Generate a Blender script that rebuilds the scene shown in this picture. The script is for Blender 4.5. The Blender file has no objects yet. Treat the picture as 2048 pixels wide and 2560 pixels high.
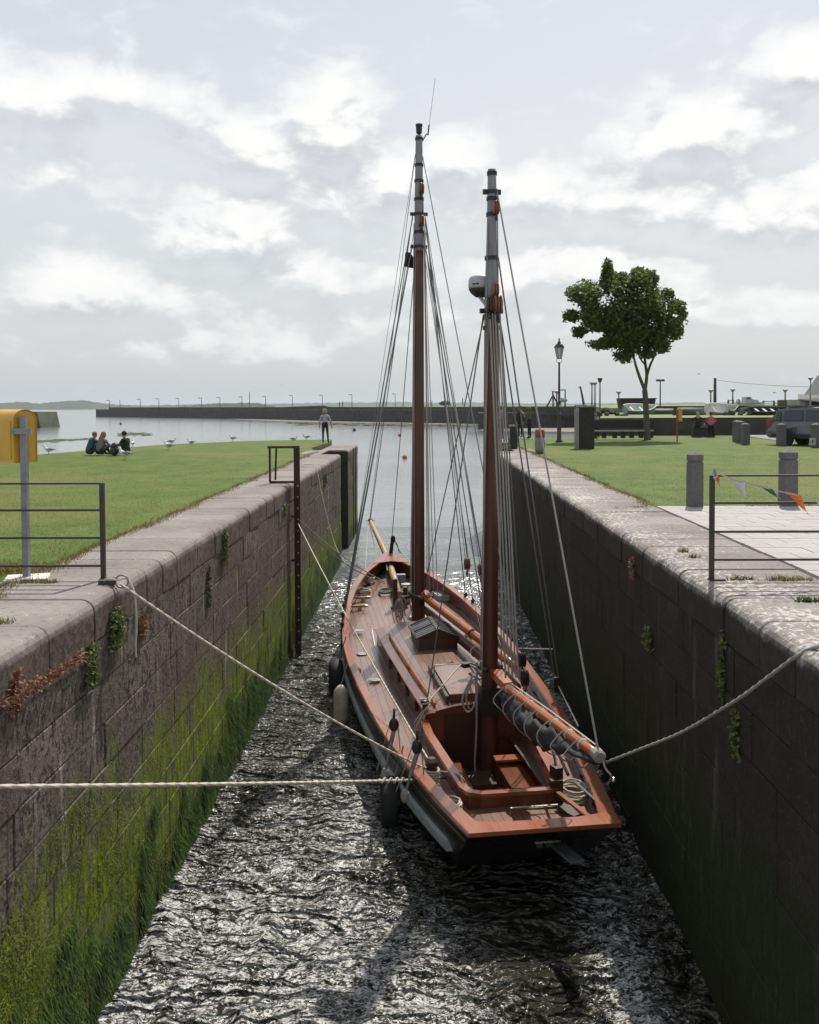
import bpy, math, random, numpy as np
from mathutils import Vector, Matrix
random.seed(7); RNG = np.random.default_rng(7)
sc = bpy.context.scene; COL = sc.collection
R = math.radians
# ------------------------------------------------------------------ camera
FP = 2310.0; PITCH = R(-2.0); YAW = R(0.9); ROLL = R(-0.28); SHY = -185.16
CAM = Vector((0, 0, 1.8))
cp, sp = math.cos(PITCH), math.sin(PITCH)
FWD = Vector((-math.sin(YAW)*cp, math.cos(YAW)*cp, sp))
_r = Vector((math.cos(YAW), math.sin(YAW), 0)); _u = _r.cross(FWD)
RT = _r*math.cos(ROLL)+_u*math.sin(ROLL); UP = -_r*math.sin(ROLL)+_u*math.cos(ROLL)
cam = bpy.data.objects.new('camera', bpy.data.cameras.new('camera')); COL.objects.link(cam)
cam.matrix_world = Matrix(((RT.x, UP.x, -FWD.x, CAM.x), (RT.y, UP.y, -FWD.y, CAM.y), (RT.z, UP.z, -FWD.z, CAM.z), (0, 0, 0, 1)))
cam.data.sensor_fit = 'VERTICAL'; cam.data.sensor_height = 36; cam.data.lens = 36*FP/2560
cam.data.shift_y = SHY/2560; cam.data.clip_start = .05; cam.data.clip_end = 30000
sc.camera = cam

def ray(sx, sy):
    return FWD+RT*((sx-1024)/FP)-UP*((sy-1280-SHY)/FP)
def G(sx, sy, z=0.0):
    r = ray(sx, sy); return CAM+r*((z-CAM.z)/r.z)
def D(sx, sy, y):
    r = ray(sx, sy); return CAM+r*(y/r.y)
# ------------------------------------------------------------------ node helpers
class T:
    def __init__(s, nt): s.nt = nt
    def n(s, typ, **k):
        nd = s.nt.nodes.new(typ)
        for a, b in k.items(): setattr(nd, a, b)
        return nd
    def put(s, inp, v):
        if isinstance(v, bpy.types.NodeSocket): s.nt.links.new(v, inp)
        elif v is not None:
            if inp.type == 'RGBA' and len(v) == 3: v = (*v, 1)
            inp.default_value = v
    def m(s, op, a, b=None, c=None, clamp=False):
        nd = s.n('ShaderNodeMath', operation=op); nd.use_clamp = clamp
        for i, v in enumerate((a, b, c)):
            if v is not None: s.put(nd.inputs[i], v)
        return nd.outputs[0]
    def vm(s, op, a, b=None):
        nd = s.n('ShaderNodeVectorMath', operation=op); s.put(nd.inputs[0], a)
        if b is not None: s.put(nd.inputs[1], b)
        return nd.outputs[0]
    def noise(s, vec, scale, detail=4, rough=.55, dist=0.):
        nd = s.n('ShaderNodeTexNoise'); s.put(nd.inputs['Vector'], vec)
        for k, v in (('Scale', scale), ('Detail', detail), ('Roughness', rough), ('Distortion', dist)): s.put(nd.inputs[k], v)
        return nd.outputs['Fac']
    def sm(s, v, a, b, lo=0., hi=1.):
        nd = s.n('ShaderNodeMapRange', interpolation_type='SMOOTHSTEP')
        for i, x in enumerate((v, a, b, lo, hi)): s.put(nd.inputs[i], x)
        return nd.outputs[0]
    def mix(s, f, a, b, blend='MIX'):
        nd = s.n('ShaderNodeMix', data_type='RGBA', blend_type=blend)
        s.put(nd.inputs[0], f); s.put(nd.inputs[6], a); s.put(nd.inputs[7], b); return nd.outputs[2]
    def ramp(s, f, stops):
        nd = s.n('ShaderNodeValToRGB'); e = nd.color_ramp.elements
        while len(e) < len(stops): e.new(.5)
        for i, (p, c) in enumerate(stops): e[i].position = p; e[i].color = (*c, 1)
        s.put(nd.inputs[0], f); return nd.outputs[0]
    def scale(s, vec, sc_):
        nd = s.n('ShaderNodeMapping'); s.put(nd.inputs[0], vec); nd.inputs['Scale'].default_value = sc_; return nd.outputs[0]
    def pos(s): return s.n('ShaderNodeNewGeometry').outputs['Position']
    def obj(s): return s.n('ShaderNodeTexCoord').outputs['Object']
    def xyz(s, v):
        nd = s.n('ShaderNodeSeparateXYZ'); s.put(nd.inputs[0], v); return nd.outputs
    def rnd(s): return s.n('ShaderNodeObjectInfo').outputs['Random']
    def bump(s, h, strength=.3, dist=.02):
        nd = s.n('ShaderNodeBump'); s.put(nd.inputs['Height'], h); nd.inputs['Strength'].default_value = strength; nd.inputs['Distance'].default_value = dist
        return nd.outputs[0]
MATS = {}
def newmat(name):
    m = bpy.data.materials.new(name); m.use_nodes = True; MATS[name] = m
    return m, T(m.node_tree), m.node_tree.nodes['Principled BSDF']
def plain(name, col, rough=.6, var=.25, scale=6., metal=0., coat=0., bump=0., spec=.5, stretch=None, trans=0.):
    m, t, b = newmat(name)
    v = t.obj()
    if stretch: v = t.scale(v, stretch)
    f = t.noise(v, scale, 5, .6)
    c0 = tuple(x*(1-var) for x in col); c1 = tuple(min(1, x*(1+var)) for x in col)
    c = t.ramp(f, [(.3, c0), (.7, c1)])
    c = t.mix(t.m('MULTIPLY', t.rnd(), .25), c, tuple(x*.7 for x in col))
    t.put(b.inputs['Base Color'], c)
    t.put(b.inputs['Roughness'], t.m('ADD', t.m('MULTIPLY', t.m('SUBTRACT', f, .5), .25), rough, clamp=True))
    b.inputs['Metallic'].default_value = metal; b.inputs['Coat Weight'].default_value = coat; b.inputs['Coat Roughness'].default_value = .12
    b.inputs['Specular IOR Level'].default_value = spec
    if trans: b.inputs['Transmission Weight'].default_value = trans
    if bump: t.put(b.inputs['Normal'], t.bump(t.noise(v, scale*4, 4), bump, .01))
    return m
# ------------------------------------------------------------------ world, sun
SUN_EL, SUN_AZ = R(53), R(18)
w = bpy.data.worlds.new('World'); sc.world = w; w.use_nodes = True
t = T(w.node_tree); bg = w.node_tree.nodes['Background']; bg.inputs[1].default_value = .1
sky = t.n('ShaderNodeTexSky', sky_type='NISHITA'); sky.sun_disc = False; sky.sun_elevation = SUN_EL; sky.sun_rotation = SUN_AZ
sky.air_density = 1.2; sky.dust_density = 3.0
d = t.n('ShaderNodeTexCoord').outputs['Generated']
dx, dy, dz = t.xyz(d)[:3]
az = t.m('MULTIPLY', t.m('ARCTAN2', dx, dy), 57.2958); el = t.m('MULTIPLY', t.m('ARCSINE', dz), 57.2958)
def azel(sx, sy):
    r = ray(sx, sy).normalized(); return math.degrees(math.atan2(r.x, r.y)), math.degrees(math.asin(r.z))
CLOUDS = [(0, 215, 260, 75, 1.), (330, 225, 200, 45, .8), (820, 300, 125, 120, 1.1), (650, 360, 170, 90, .9), (530, 255, 50, 45, .8), (900, 440, 240, 110, .8),
          (560, 570, 190, 90, 1.), (220, 725, 170, 70, 1.), (1160, 390, 110, 60, .9), (1310, 470, 120, 70, 1.), (1740, 330, 190, 85, 1.1), (1640, 480, 280, 80, .9),
          (2000, 510, 260, 80, 1.), (2030, 150, 120, 70, 1.), (800, 680, 260, 70, .7), (1420, 690, 330, 70, .8), (1000, 800, 900, 55, .5), (300, 560, 200, 60, .35),
          (1900, 760, 350, 60, .7), (700, 860, 500, 45, .6), (100, 430, 260, 80, .4)]
ng = bpy.data.node_groups.new('cloud_field', 'ShaderNodeTree')
ng.interface.new_socket('az', in_out='INPUT', socket_type='NodeSocketFloat'); ng.interface.new_socket('el', in_out='INPUT', socket_type='NodeSocketFloat')
ng.interface.new_socket('field', in_out='OUTPUT', socket_type='NodeSocketFloat')
g = T(ng); gi = g.n('NodeGroupInput'); go = g.n('NodeGroupOutput')
cv = g.n('ShaderNodeCombineXYZ'); g.put(cv.inputs[0], gi.outputs[0]); g.put(cv.inputs[1], g.m('MULTIPLY', gi.outputs[1], 1.7))
n1 = g.noise(cv.outputs[0], .30, 8, .57, .3); n2 = g.noise(cv.outputs[0], .07, 5, .55)
acc = None
for sx, sy, rx_, ry_, wt in CLOUDS:
    a0, e0 = azel(sx, sy); k = FP/57.2958
    u = g.m('MULTIPLY', g.m('SUBTRACT', gi.outputs[0], a0), k/rx_); v = g.m('MULTIPLY', g.m('SUBTRACT', gi.outputs[1], e0), k/ry_)
    q = g.m('ADD', g.m('MULTIPLY', u, u), g.m('MULTIPLY', v, v))
    q = g.m('MULTIPLY', g.m('POWER', 2.718, g.m('MULTIPLY', q, -.8)), wt)
    acc = q if acc is None else g.m('MAXIMUM', acc, q)
f = g.m('ADD', acc, g.m('MULTIPLY', g.m('SUBTRACT', n1, .5), 1.75)); f = g.m('ADD', f, g.m('MULTIPLY', g.m('SUBTRACT', n2, .5), .9))
g.put(go.inputs[0], f)
def field(eloff):
    nd = t.n('ShaderNodeGroup'); nd.node_tree = ng; t.put(nd.inputs[0], az); t.put(nd.inputs[1], t.m('ADD', el, eloff) if eloff else el); return nd.outputs[0]
f0 = field(0); f1 = field(1.9)
mask = t.sm(f0, .02, .95); lit = t.sm(t.m('SUBTRACT', f0, f1), -.30, .30)
skyc = t.mix(1, sky.outputs[0], (1, 1, 1), 'MULTIPLY')
bw = t.n('ShaderNodeRGBToBW'); t.put(bw.inputs[0], skyc)
veil = t.ramp(t.m('DIVIDE', el, 40.), [(0., (.64, .69, .73)), (.10, (.72, .755, .785)), (.38, (.815, .83, .845)), (.62, (.70, .745, .80)), (1., (.58, .63, .715))])
veil10 = t.mix(1, veil, (10, 10, 10), 'MULTIPLY')
base = t.mix(.80, skyc, veil10)
cc = t.mix(lit, (6.0, 6.25, 6.55), (10.3, 10.25, 10.1))
cc = t.mix(t.sm(el, 0., 9.), t.mix(.55, cc, (6.9, 7.3, 7.6)), cc)
low = t.sm(el, -.5, 2.)
t.put(bg.inputs[0], t.mix(t.m('MULTIPLY', t.m('MULTIPLY', mask, low), .92), base, cc))
sun = bpy.data.lights.new('sun', 'SUN'); sun.energy = 4.8; sun.angle = R(.6); sun.color = (1, .95, .87)
so = bpy.data.objects.new('sun', sun); COL.objects.link(so)
sd = Vector((math.sin(SUN_AZ)*math.cos(SUN_EL), math.cos(SUN_AZ)*math.cos(SUN_EL), math.sin(SUN_EL)))
so.rotation_euler = sd.to_track_quat('Z', 'Y').to_euler()
vs = sc.view_settings; vs.view_transform = 'Standard'; vs.look = 'None'; vs.exposure = 0; vs.gamma = 1; vs.use_curve_mapping = False
sc.cycles.max_bounces = 6; sc.cycles.diffuse_bounces = 3; sc.cycles.glossy_bounces = 3; sc.cycles.volume_bounces = 0
sc.cycles.sample_clamp_indirect = 4; sc.cycles.caustics_reflective = False; sc.cycles.caustics_refractive = False
# ------------------------------------------------------------------ mesh helpers
class MB:
    def __init__(s): s.v = []; s.f = []; s.mi = []; s.cur = 0
    def add(s, vs_, fs_):
        o = len(s.v); s.v += [tuple(p) for p in vs_]; s.f += [tuple(i+o for i in q) for q in fs_]; s.mi += [s.cur]*len(fs_); return s
    def box(s, c, size, rz=0., bev=0.):
        x, y, z = (q/2 for q in size); ca, sa = math.cos(rz), math.sin(rz)
        pts = [(i*x, j*y, k*z) for k in (-1, 1) for j in (-1, 1) for i in (-1, 1)]
        pts = [(c[0]+p[0]*ca-p[1]*sa, c[1]+p[0]*sa+p[1]*ca, c[2]+p[2]) for p in pts]
        return s.add(pts, [(0, 2, 3, 1), (4, 5, 7, 6), (0, 1, 5, 4), (1, 3, 7, 5), (3, 2, 6, 7), (2, 0, 4, 6)])
    def tube(s, path, r, n=8, caps=True, twist=0.):
        P = [Vector(p) for p in path]; rs = r if isinstance(r, (list, tuple)) else [r]*len(P)
        o = len(s.v); up = None; L = 0.
        for i, p in enumerate(P):
            a = P[max(i-1, 0)]; b = P[min(i+1, len(P)-1)]; tg = (b-a)
            tg = tg.normalized() if tg.length > 1e-9 else Vector((0, 0, 1))
            if up is None: up = tg.orthogonal().normalized()
            up = (up-tg*up.dot(tg)); up = up.normalized() if up.length > 1e-6 else tg.orthogonal().normalized()
            bi = tg.cross(up)
            if i: L += (P[i]-P[i-1]).length
            for k in range(n):
                th = 2*math.pi*k/n; rr = rs[i]
                if twist: rr *= 1+.22*math.cos(3*(th-L/twist*2.1))
                s.v.append(tuple(p+up*(math.cos(th)*rr)+bi*(math.sin(th)*rr)))
        for i in range(len(P)-1):
            for k in range(n):
                k2 = (k+1) % n; s.f.append((o+i*n+k, o+i*n+k2, o+(i+1)*n+k2, o+(i+1)*n+k)); s.mi.append(s.cur)
        if caps:
            s.f += [tuple(o+k for k in range(n))[::-1], tuple(o+(len(P)-1)*n+k for k in range(n))]; s.mi += [s.cur]*2
        return s
    def lathe(s, prof, c=(0, 0, 0), n=14, axis='z', sx=1., sy=1.):
        o = len(s.v)
        for r, z in prof:
            for k in range(n):
                th = 2*math.pi*k/n; a, b = r*math.cos(th)*sx, r*math.sin(th)*sy
                q = (a, b, z) if axis == 'z' else ((z, a, b) if axis == 'x' else (a, z, b))
                s.v.append((c[0]+q[0], c[1]+q[1], c[2]+q[2]))
        for i in range(len(prof)-1):
            for k in range(n):
                k2 = (k+1) % n; s.f.append((o+i*n+k, o+i*n+k2, o+(i+1)*n+k2, o+(i+1)*n+k)); s.mi.append(s.cur)
        s.f += [tuple(o+k for k in range(n))[::-1], tuple(o+(len(prof)-1)*n+k for k in range(n))]; s.mi += [s.cur]*2
        return s
    def ball(s, c, r, n=10, m=6):
        if not isinstance(r, (tuple, list)): r = (r, r, r)
        o = len(s.v)
        for i in range(1, m):
            ph = math.pi*i/m
            for k in range(n):
                th = 2*math.pi*k/n; s.v.append((c[0]+r[0]*math.sin(ph)*math.cos(th), c[1]+r[1]*math.sin(ph)*math.sin(th), c[2]+r[2]*math.cos(ph)))
        s.v += [(c[0], c[1], c[2]+r[2]), (c[0], c[1], c[2]-r[2])]; a, b = len(s.v)-2, len(s.v)-1
        for i in range(m-2):
            for k in range(n):
                k2 = (k+1) % n; s.f.append((o+i*n+k, o+(i+1)*n+k, o+(i+1)*n+k2, o+i*n+k2)); s.mi.append(s.cur)
        for k in range(n):
            k2 = (k+1) % n; s.f.append((a, o+k, o+k2)); s.f.append((b, o+(m-2)*n+k2, o+(m-2)*n+k)); s.mi += [s.cur]*2
        return s
    def prism(s, poly, ax, a, b):
        """polygon (u,v) extruded along axis ax from a to b"""
        n = len(poly)
        def P(u, v, q): return {'x': (q, u, v), 'y': (u, q, v), 'z': (u, v, q)}[ax]
        vs_ = [P(u, v, a) for u, v in poly]+[P(u, v, b) for u, v in poly]
        return s.add(vs_, [tuple(range(n))[::-1], tuple(range(n, 2*n))]+[(i, (i+1) % n, n+(i+1) % n, n+i) for i in range(n)])
    def grid(s, rows):
        n = len(rows[0]); vs_ = [p for r_ in rows for p in r_]
        return s.add(vs_, [(i*n+k, i*n+k+1, (i+1)*n+k+1, (i+1)*n+k) for i in range(len(rows)-1) for k in range(n-1)])
    def mesh(s, name, mats, smooth=False):
        me = bpy.data.meshes.new(name); me.from_pydata(s.v, [], s.f)
        for m in (mats if isinstance(mats, (list, tuple)) else [mats]): me.materials.append(m)
        if isinstance(mats, (list, tuple)): me.polygons.foreach_set('material_index', s.mi)
        fix_normals(me)
        if smooth: me.polygons.foreach_set('use_smooth', [True]*len(me.polygons))
        me.update(); return me
    def build(s, name, mats, parent=None, smooth=False, loc=None, rz=0.):
        return link(name, s.mesh(name, mats, smooth), parent, loc, rz)
import bmesh
def fix_normals(me):
    bm = bmesh.new(); bm.from_mesh(me); bmesh.ops.recalc_face_normals(bm, faces=bm.faces); bm.to_mesh(me); bm.free()
def link(name, data, parent=None, loc=None, rz=0.):
    o = bpy.data.objects.new(name, data); COL.objects.link(o)
    if parent: o.parent = parent
    if loc is not None: o.location = loc
    if rz: o.rotation_euler = (0, 0, rz)
    return o
def tag(o, label, cat, group=None):
    o['label'] = label; o['category'] = cat
    if group: o['group'] = group
    return o
def thing(name, label, cat, loc=(0, 0, 0), rz=0., group=None):
    return tag(link(name, None, None, loc, rz), label, cat, group)
def kind(o, k): o['kind'] = k; return o
def copy_tree(o, parent=None):
    c = o.copy(); COL.objects.link(c)
    if parent: c.parent = parent
    for ch in list(o.children): copy_tree(ch, c)
    return c
def raw(name, V, F, mat, smooth=False, parent=None):
    """fast mesh from numpy: V (n,3), F (m,k)"""
    me = bpy.data.meshes.new(name); V = np.asarray(V, np.float32); F = np.asarray(F, np.int32)
    me.vertices.add(len(V)); me.vertices.foreach_set('co', V.ravel()); k = F.shape[1]
    me.loops.add(F.size); me.loops.foreach_set('vertex_index', F.ravel())
    me.polygons.add(len(F)); me.polygons.foreach_set('loop_start', np.arange(0, F.size, k, dtype=np.int32))
    try: me.polygons.foreach_set('loop_total', np.full(len(F), k, np.int32))
    except Exception: pass
    if smooth: me.polygons.foreach_set('use_smooth', np.ones(len(F), bool))
    me.materials.append(mat); me.update(calc_edges=True); me.validate()
    return link(name, me, parent)
def smoothpath(P, k=6):
    P = [Vector(p) for p in P]; out = []
    for i in range(len(P)-1):
        a = P[max(i-1, 0)]; b = P[i]; c = P[i+1]; e = P[min(i+2, len(P)-1)]
        for j in range(k):
            u = j/k; out.append(.5*((2*b)+(c-a)*u+(2*a-5*b+4*c-e)*u*u+(3*b-a-3*c+e)*u**3))
    return out+[P[-1]]
def sag(a, b, s, n=24):
    a, b = Vector(a), Vector(b); return [a.lerp(b, i/n)-Vector((0, 0, 4*s*(i/n)*(1-i/n))) for i in range(n+1)]
def resample(P, step):
    P = [Vector(p) for p in P]; out = [P[0]]; rest = step
    for a, b in zip(P, P[1:]):
        L = (b-a).length; q = rest
        while q <= L: out.append(a.lerp(b, q/L)); q += step
        rest = q-L
    out.append(P[-1]); return out
# ------------------------------------------------------------------ materials
def stone_mat(name, green, dark=1., zoff=0.):
    m, t, b = newmat(name); p = t.pos(); x, y, z = t.xyz(p)[:3]
    n1 = t.noise(p, 1.1, 5, .6); n2 = t.noise(p, 17, 5, .7); n3 = t.noise(t.scale(p, (1, 3.5, .35)), 1.6, 5, .65); n4 = t.noise(p, 30, 3, .6)
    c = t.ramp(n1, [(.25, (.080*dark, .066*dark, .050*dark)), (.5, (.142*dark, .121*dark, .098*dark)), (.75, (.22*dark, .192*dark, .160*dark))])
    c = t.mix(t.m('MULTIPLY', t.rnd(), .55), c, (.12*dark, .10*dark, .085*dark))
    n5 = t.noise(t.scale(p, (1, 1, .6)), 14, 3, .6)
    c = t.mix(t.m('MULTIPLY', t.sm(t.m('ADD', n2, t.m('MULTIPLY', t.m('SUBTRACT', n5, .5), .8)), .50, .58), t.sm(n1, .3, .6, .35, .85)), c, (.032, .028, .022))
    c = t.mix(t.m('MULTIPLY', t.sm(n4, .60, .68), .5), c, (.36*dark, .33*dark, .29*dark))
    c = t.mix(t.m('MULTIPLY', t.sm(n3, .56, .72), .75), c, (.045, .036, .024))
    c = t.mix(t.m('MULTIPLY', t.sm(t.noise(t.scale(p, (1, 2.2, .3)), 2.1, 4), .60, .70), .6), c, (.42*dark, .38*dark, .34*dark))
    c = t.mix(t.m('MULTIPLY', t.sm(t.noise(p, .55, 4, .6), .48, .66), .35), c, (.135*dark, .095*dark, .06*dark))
    # algae band
    nb = t.noise(t.scale(p, (1, 1, .45)), 1.3, 6, .7); hz = t.m('ADD', z, t.m('MULTIPLY', t.m('SUBTRACT', nb, .5), -3.4))
    hz = t.m('ADD', hz, t.m('MULTIPLY', y, .018))
    gm = t.m('MULTIPLY', t.sm(hz, -1.35+zoff, -2.35+zoff), t.sm(t.noise(p, 5, 5, .7), .34, .56, .25, 1.))
    gn = t.noise(t.scale(p, (1, 4, .8)), 3.2, 6, .7)
    gc = t.ramp(gn, [(.3, (.028, .036, .010)), (.5, (.12*green, .165*green, .014)), (.66, (.25*green, .30*green, .022))])
    c = t.mix(t.m('MULTIPLY', gm, t.sm(gn, .30, .5, .35, 1.)), c, gc)
    lowm = t.sm(t.m('ADD', z, t.m('MULTIPLY', gn, -.8)), -3.55, -4.1)
    c = t.mix(t.m('MULTIPLY', lowm, .85), c, (.030, .032, .014))
    t.put(b.inputs['Base Color'], c); b.inputs['Roughness'].default_value = .9; b.inputs['Specular IOR Level'].default_value = .12
    h = t.m('ADD', n2, t.m('MULTIPLY', n4, .4)); t.put(b.inputs['Normal'], t.bump(h, .7, .03))
    return m
M_WALL = stone_mat('wall_stone', 1.0); M_WALLR = stone_mat('shade_darkened_wall_stone', .20, .30)  # right wall: same stone with its shade darkened into the colour
def coping_mat(name, lich, dk=1.):
    m, t, b = newmat(name); p = t.pos(); x, y, z = t.xyz(p)[:3]
    n1 = t.noise(p, .9, 5, .6); n2 = t.noise(p, 12, 5, .65); n3 = t.noise(p, 2.3, 6, .7)
    c = t.ramp(n1, [(.3, (.19, .167, .15)), (.6, (.285, .257, .235)), (.8, (.335, .308, .285))])
    c = t.mix(t.m('MULTIPLY', t.rnd(), .28), c, (.15, .13, .112))
    c = t.mix(t.m('MULTIPLY', t.sm(n2, .54, .68), .5), c, (.075, .062, .05))
    spot = t.noise(t.scale(p, (1.3, 1, 1)), 13, 5, .68, .4); area = t.noise(p, .8, 3)
    sm_ = t.m('MULTIPLY', t.sm(t.m('ADD', spot, t.m('ADD', t.m('MULTIPLY', t.m('SUBTRACT', area, .5), .3*lich+.1), t.sm(x, 3.1, 4.0, .03, -.05))), .70-.11*lich, .74-.09*lich), .8)
    c = t.mix(sm_, c, (.54, .52, .47))
    c = t.mix(t.m('MULTIPLY', t.sm(n3, .58, .7), .5), c, (.25, .19, .12))
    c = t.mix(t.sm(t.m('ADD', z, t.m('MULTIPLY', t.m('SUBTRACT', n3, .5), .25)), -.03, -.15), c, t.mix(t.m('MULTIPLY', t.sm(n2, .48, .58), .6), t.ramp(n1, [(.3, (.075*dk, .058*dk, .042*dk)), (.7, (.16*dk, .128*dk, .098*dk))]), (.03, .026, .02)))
    t.put(b.inputs['Base Color'], c); b.inputs['Roughness'].default_value = .9; b.inputs['Specular IOR Level'].default_value = .2
    t.put(b.inputs['Normal'], t.bump(t.m('ADD', n2, n3), .5, .02)); return m
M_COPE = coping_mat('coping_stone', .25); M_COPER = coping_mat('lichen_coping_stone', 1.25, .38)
M_CORE = plain('mortar_core', (.055, .05, .042), .95, .4, 3)
def grass_mat(name, blade=False):
    m, t, b = newmat(name); p = t.pos()
    n1 = t.noise(p, .16, 4, .6); n2 = t.noise(t.scale(p, (1, .6, 1)), 1.2, 5, .7); n3 = t.noise(p, 22, 3, .6)
    c = t.ramp(n2, [(.28, (.055, .090, .012)), (.5, (.085, .126, .019)), (.72, (.118, .156, .030))])
    c = t.mix(t.m('MULTIPLY', t.sm(n1, .46, .64), .6), c, (.16, .148, .042))
    c = t.mix(t.m('MULTIPLY', t.sm(n3, .5, .72), .4), c, (.055, .082, .012) if not blade else (.105, .142, .028))
    t.put(b.inputs['Base Color'], c); b.inputs['Roughness'].default_value = .8; b.inputs['Specular IOR Level'].default_value = .15
    if not blade: t.put(b.inputs['Normal'], t.bump(n3, .45, .03))
    return m
M_GRASS = grass_mat('lawn_grass'); M_BLADE = grass_mat('grass_blades', True)
M_DRY = plain('dry_weeds', (.30, .235, .085), .9, .4, 5); M_WEED = plain('green_weeds', (.10, .15, .025), .8, .5, 9)
def leaf_mat(name, c0, c1, tr=.25):
    m, t, b = newmat(name); f = t.noise(t.pos(), 3.5, 3, .6); c = t.ramp(f, [(.3, c0), (.7, c1)])
    t.put(b.inputs['Base Color'], c); b.inputs['Roughness'].default_value = .55; b.inputs['Specular IOR Level'].default_value = .25
    tl = t.n('ShaderNodeBsdfTranslucent'); t.put(tl.inputs[0], c); ms = t.n('ShaderNodeMixShader'); ms.inputs[0].default_value = tr
    out = m.node_tree.nodes['Material Output']; t.put(ms.inputs[1], b.outputs[0]); t.put(ms.inputs[2], tl.outputs[0]); t.put(out.inputs[0], ms.outputs[0]); return m
M_LEAF = leaf_mat('maple_leaves', (.06, .085, .022), (.165, .21, .055), .42)
M_IVY = leaf_mat('wall_plant_leaves', (.06, .095, .02), (.17, .20, .055)); M_RED = leaf_mat('red_dry_leaves', (.17, .075, .05), (.36, .17, .11))
M_KELP = leaf_mat('hanging_seaweed', (.022, .040, .010), (.075, .13, .026), .1)
M_MOSS = leaf_mat('bright_moss', (.055, .075, .010), (.185, .22, .022), .1)
M_BARK = plain('tree_bark', (.105, .085, .06), .9, .4, 8, bump=.6, stretch=(1, 1, .3))
def water_mat(name, lock):
    m, t, b = newmat(name); p = t.pos(); x, y, z = t.xyz(p)[:3]
    if lock:
        mp = t.n('ShaderNodeMapping'); t.put(mp.inputs[0], p); mp.inputs['Rotation'].default_value = (0, 0, R(-28)); mp.inputs['Scale'].default_value = (.5, 1.15, 1); q = mp.outputs[0]
        pool = t.sm(t.noise(q, .75, 3, .6, .8), .34, .58, .45, 1.)
        big = t.noise(q, 2.3, 1.5, .5, 1.6); medn = t.noise(q, 6.5, 1, .5, 1.0); fine = t.noise(t.scale(p, (.8, 1.2, 1)), 17, .5, .5, .6)
        h = t.m('ADD', t.m('MULTIPLY', big, 1.25), t.m('MULTIPLY', t.m('ADD', t.m('MULTIPLY', medn, .36), t.m('MULTIPLY', fine, .13)), pool))
        nd = t.n('ShaderNodeBump'); t.put(nd.inputs['Height'], h); t.put(nd.inputs['Strength'], t.sm(y, 14., 38., 1., .16)); nd.inputs['Distance'].default_value = .62; nrm = nd.outputs[0]
        fa = t.n('ShaderNodeAttribute', attribute_name='foam').outputs['Fac']
        fn = t.noise(q, 2.6, 8, .70, 1.5); fn2 = t.noise(q, 11, 5, .7, .8)
        fm = t.m('ADD', t.m('MULTIPLY', fn, .75), t.m('MULTIPLY', fn2, .40))
        foam = t.m('MULTIPLY', t.sm(t.m('ADD', t.m('ADD', fm, t.m('MULTIPLY', t.m('SUBTRACT', t.noise(q, 30, 3, .65), .5), .35)), t.m('MULTIPLY', fa, .15)), .725, .83), .8)
        def vein(sc_, w_, d_): return t.sm(t.m('ABSOLUTE', t.m('SUBTRACT', t.noise(q, sc_, 4, .62, d_), .5)), w_, 0.)
        patch = t.sm(t.m('ADD', t.noise(q, .55, 3, .6), t.m('MULTIPLY', fa, .30)), .44, .68)
        veins = t.m('MAXIMUM', vein(1.5, .030, 2.2), t.m('MULTIPLY', vein(3.6, .026, 1.6), .8))
        grain = t.sm(t.noise(p, 26, 4, .7), .40, .58)
        foam = t.m('MAXIMUM', foam, t.m('MULTIPLY', t.m('MULTIPLY', veins, patch), t.m('MULTIPLY', grain, .85)))
        spots = t.sm(t.m('ADD', t.noise(t.scale(p, (1, 1.3, 1)), 17, 3, .6, 1.2), t.m('MULTIPLY', t.m('ADD', fa, t.m('MULTIPLY', fn, .9)), .16)), .715, .77)
        foam = t.m('MAXIMUM', foam, t.m('MULTIPLY', spots, .85))
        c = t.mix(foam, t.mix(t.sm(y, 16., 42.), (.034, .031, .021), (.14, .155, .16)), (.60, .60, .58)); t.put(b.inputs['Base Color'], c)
        t.put(b.inputs['Roughness'], t.m('ADD', .165, t.m('MULTIPLY', foam, .4))); t.put(b.inputs['Normal'], nrm)
    else:
        h = t.m('ADD', t.noise(t.scale(p, (.55, 1.6, 1)), .75, 5, .62, .4), t.m('MULTIPLY', t.noise(t.scale(p, (.5, 1.3, 1)), 3.6, 4, .6), .22))
        calm = t.sm(t.noise(t.scale(p, (.35, 1, 1)), .022, 4, .6), .38, .62, .35, 1.)
        fade = t.sm(y, 45., 330., 1., .22)
        nd = t.n('ShaderNodeBump'); t.put(nd.inputs['Height'], h); t.put(nd.inputs['Strength'], t.m('MULTIPLY', calm, fade)); nd.inputs['Distance'].default_value = .07
        b.inputs['Base Color'].default_value = (.17, .185, .19, 1); b.inputs['Roughness'].default_value = .12; t.put(b.inputs['Normal'], nd.outputs[0])
    b.inputs['IOR'].default_value = 1.5 if lock else 1.5; return m
M_WATER = water_mat('lock_water', True); M_SEA = water_mat('sea_water', False)
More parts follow.
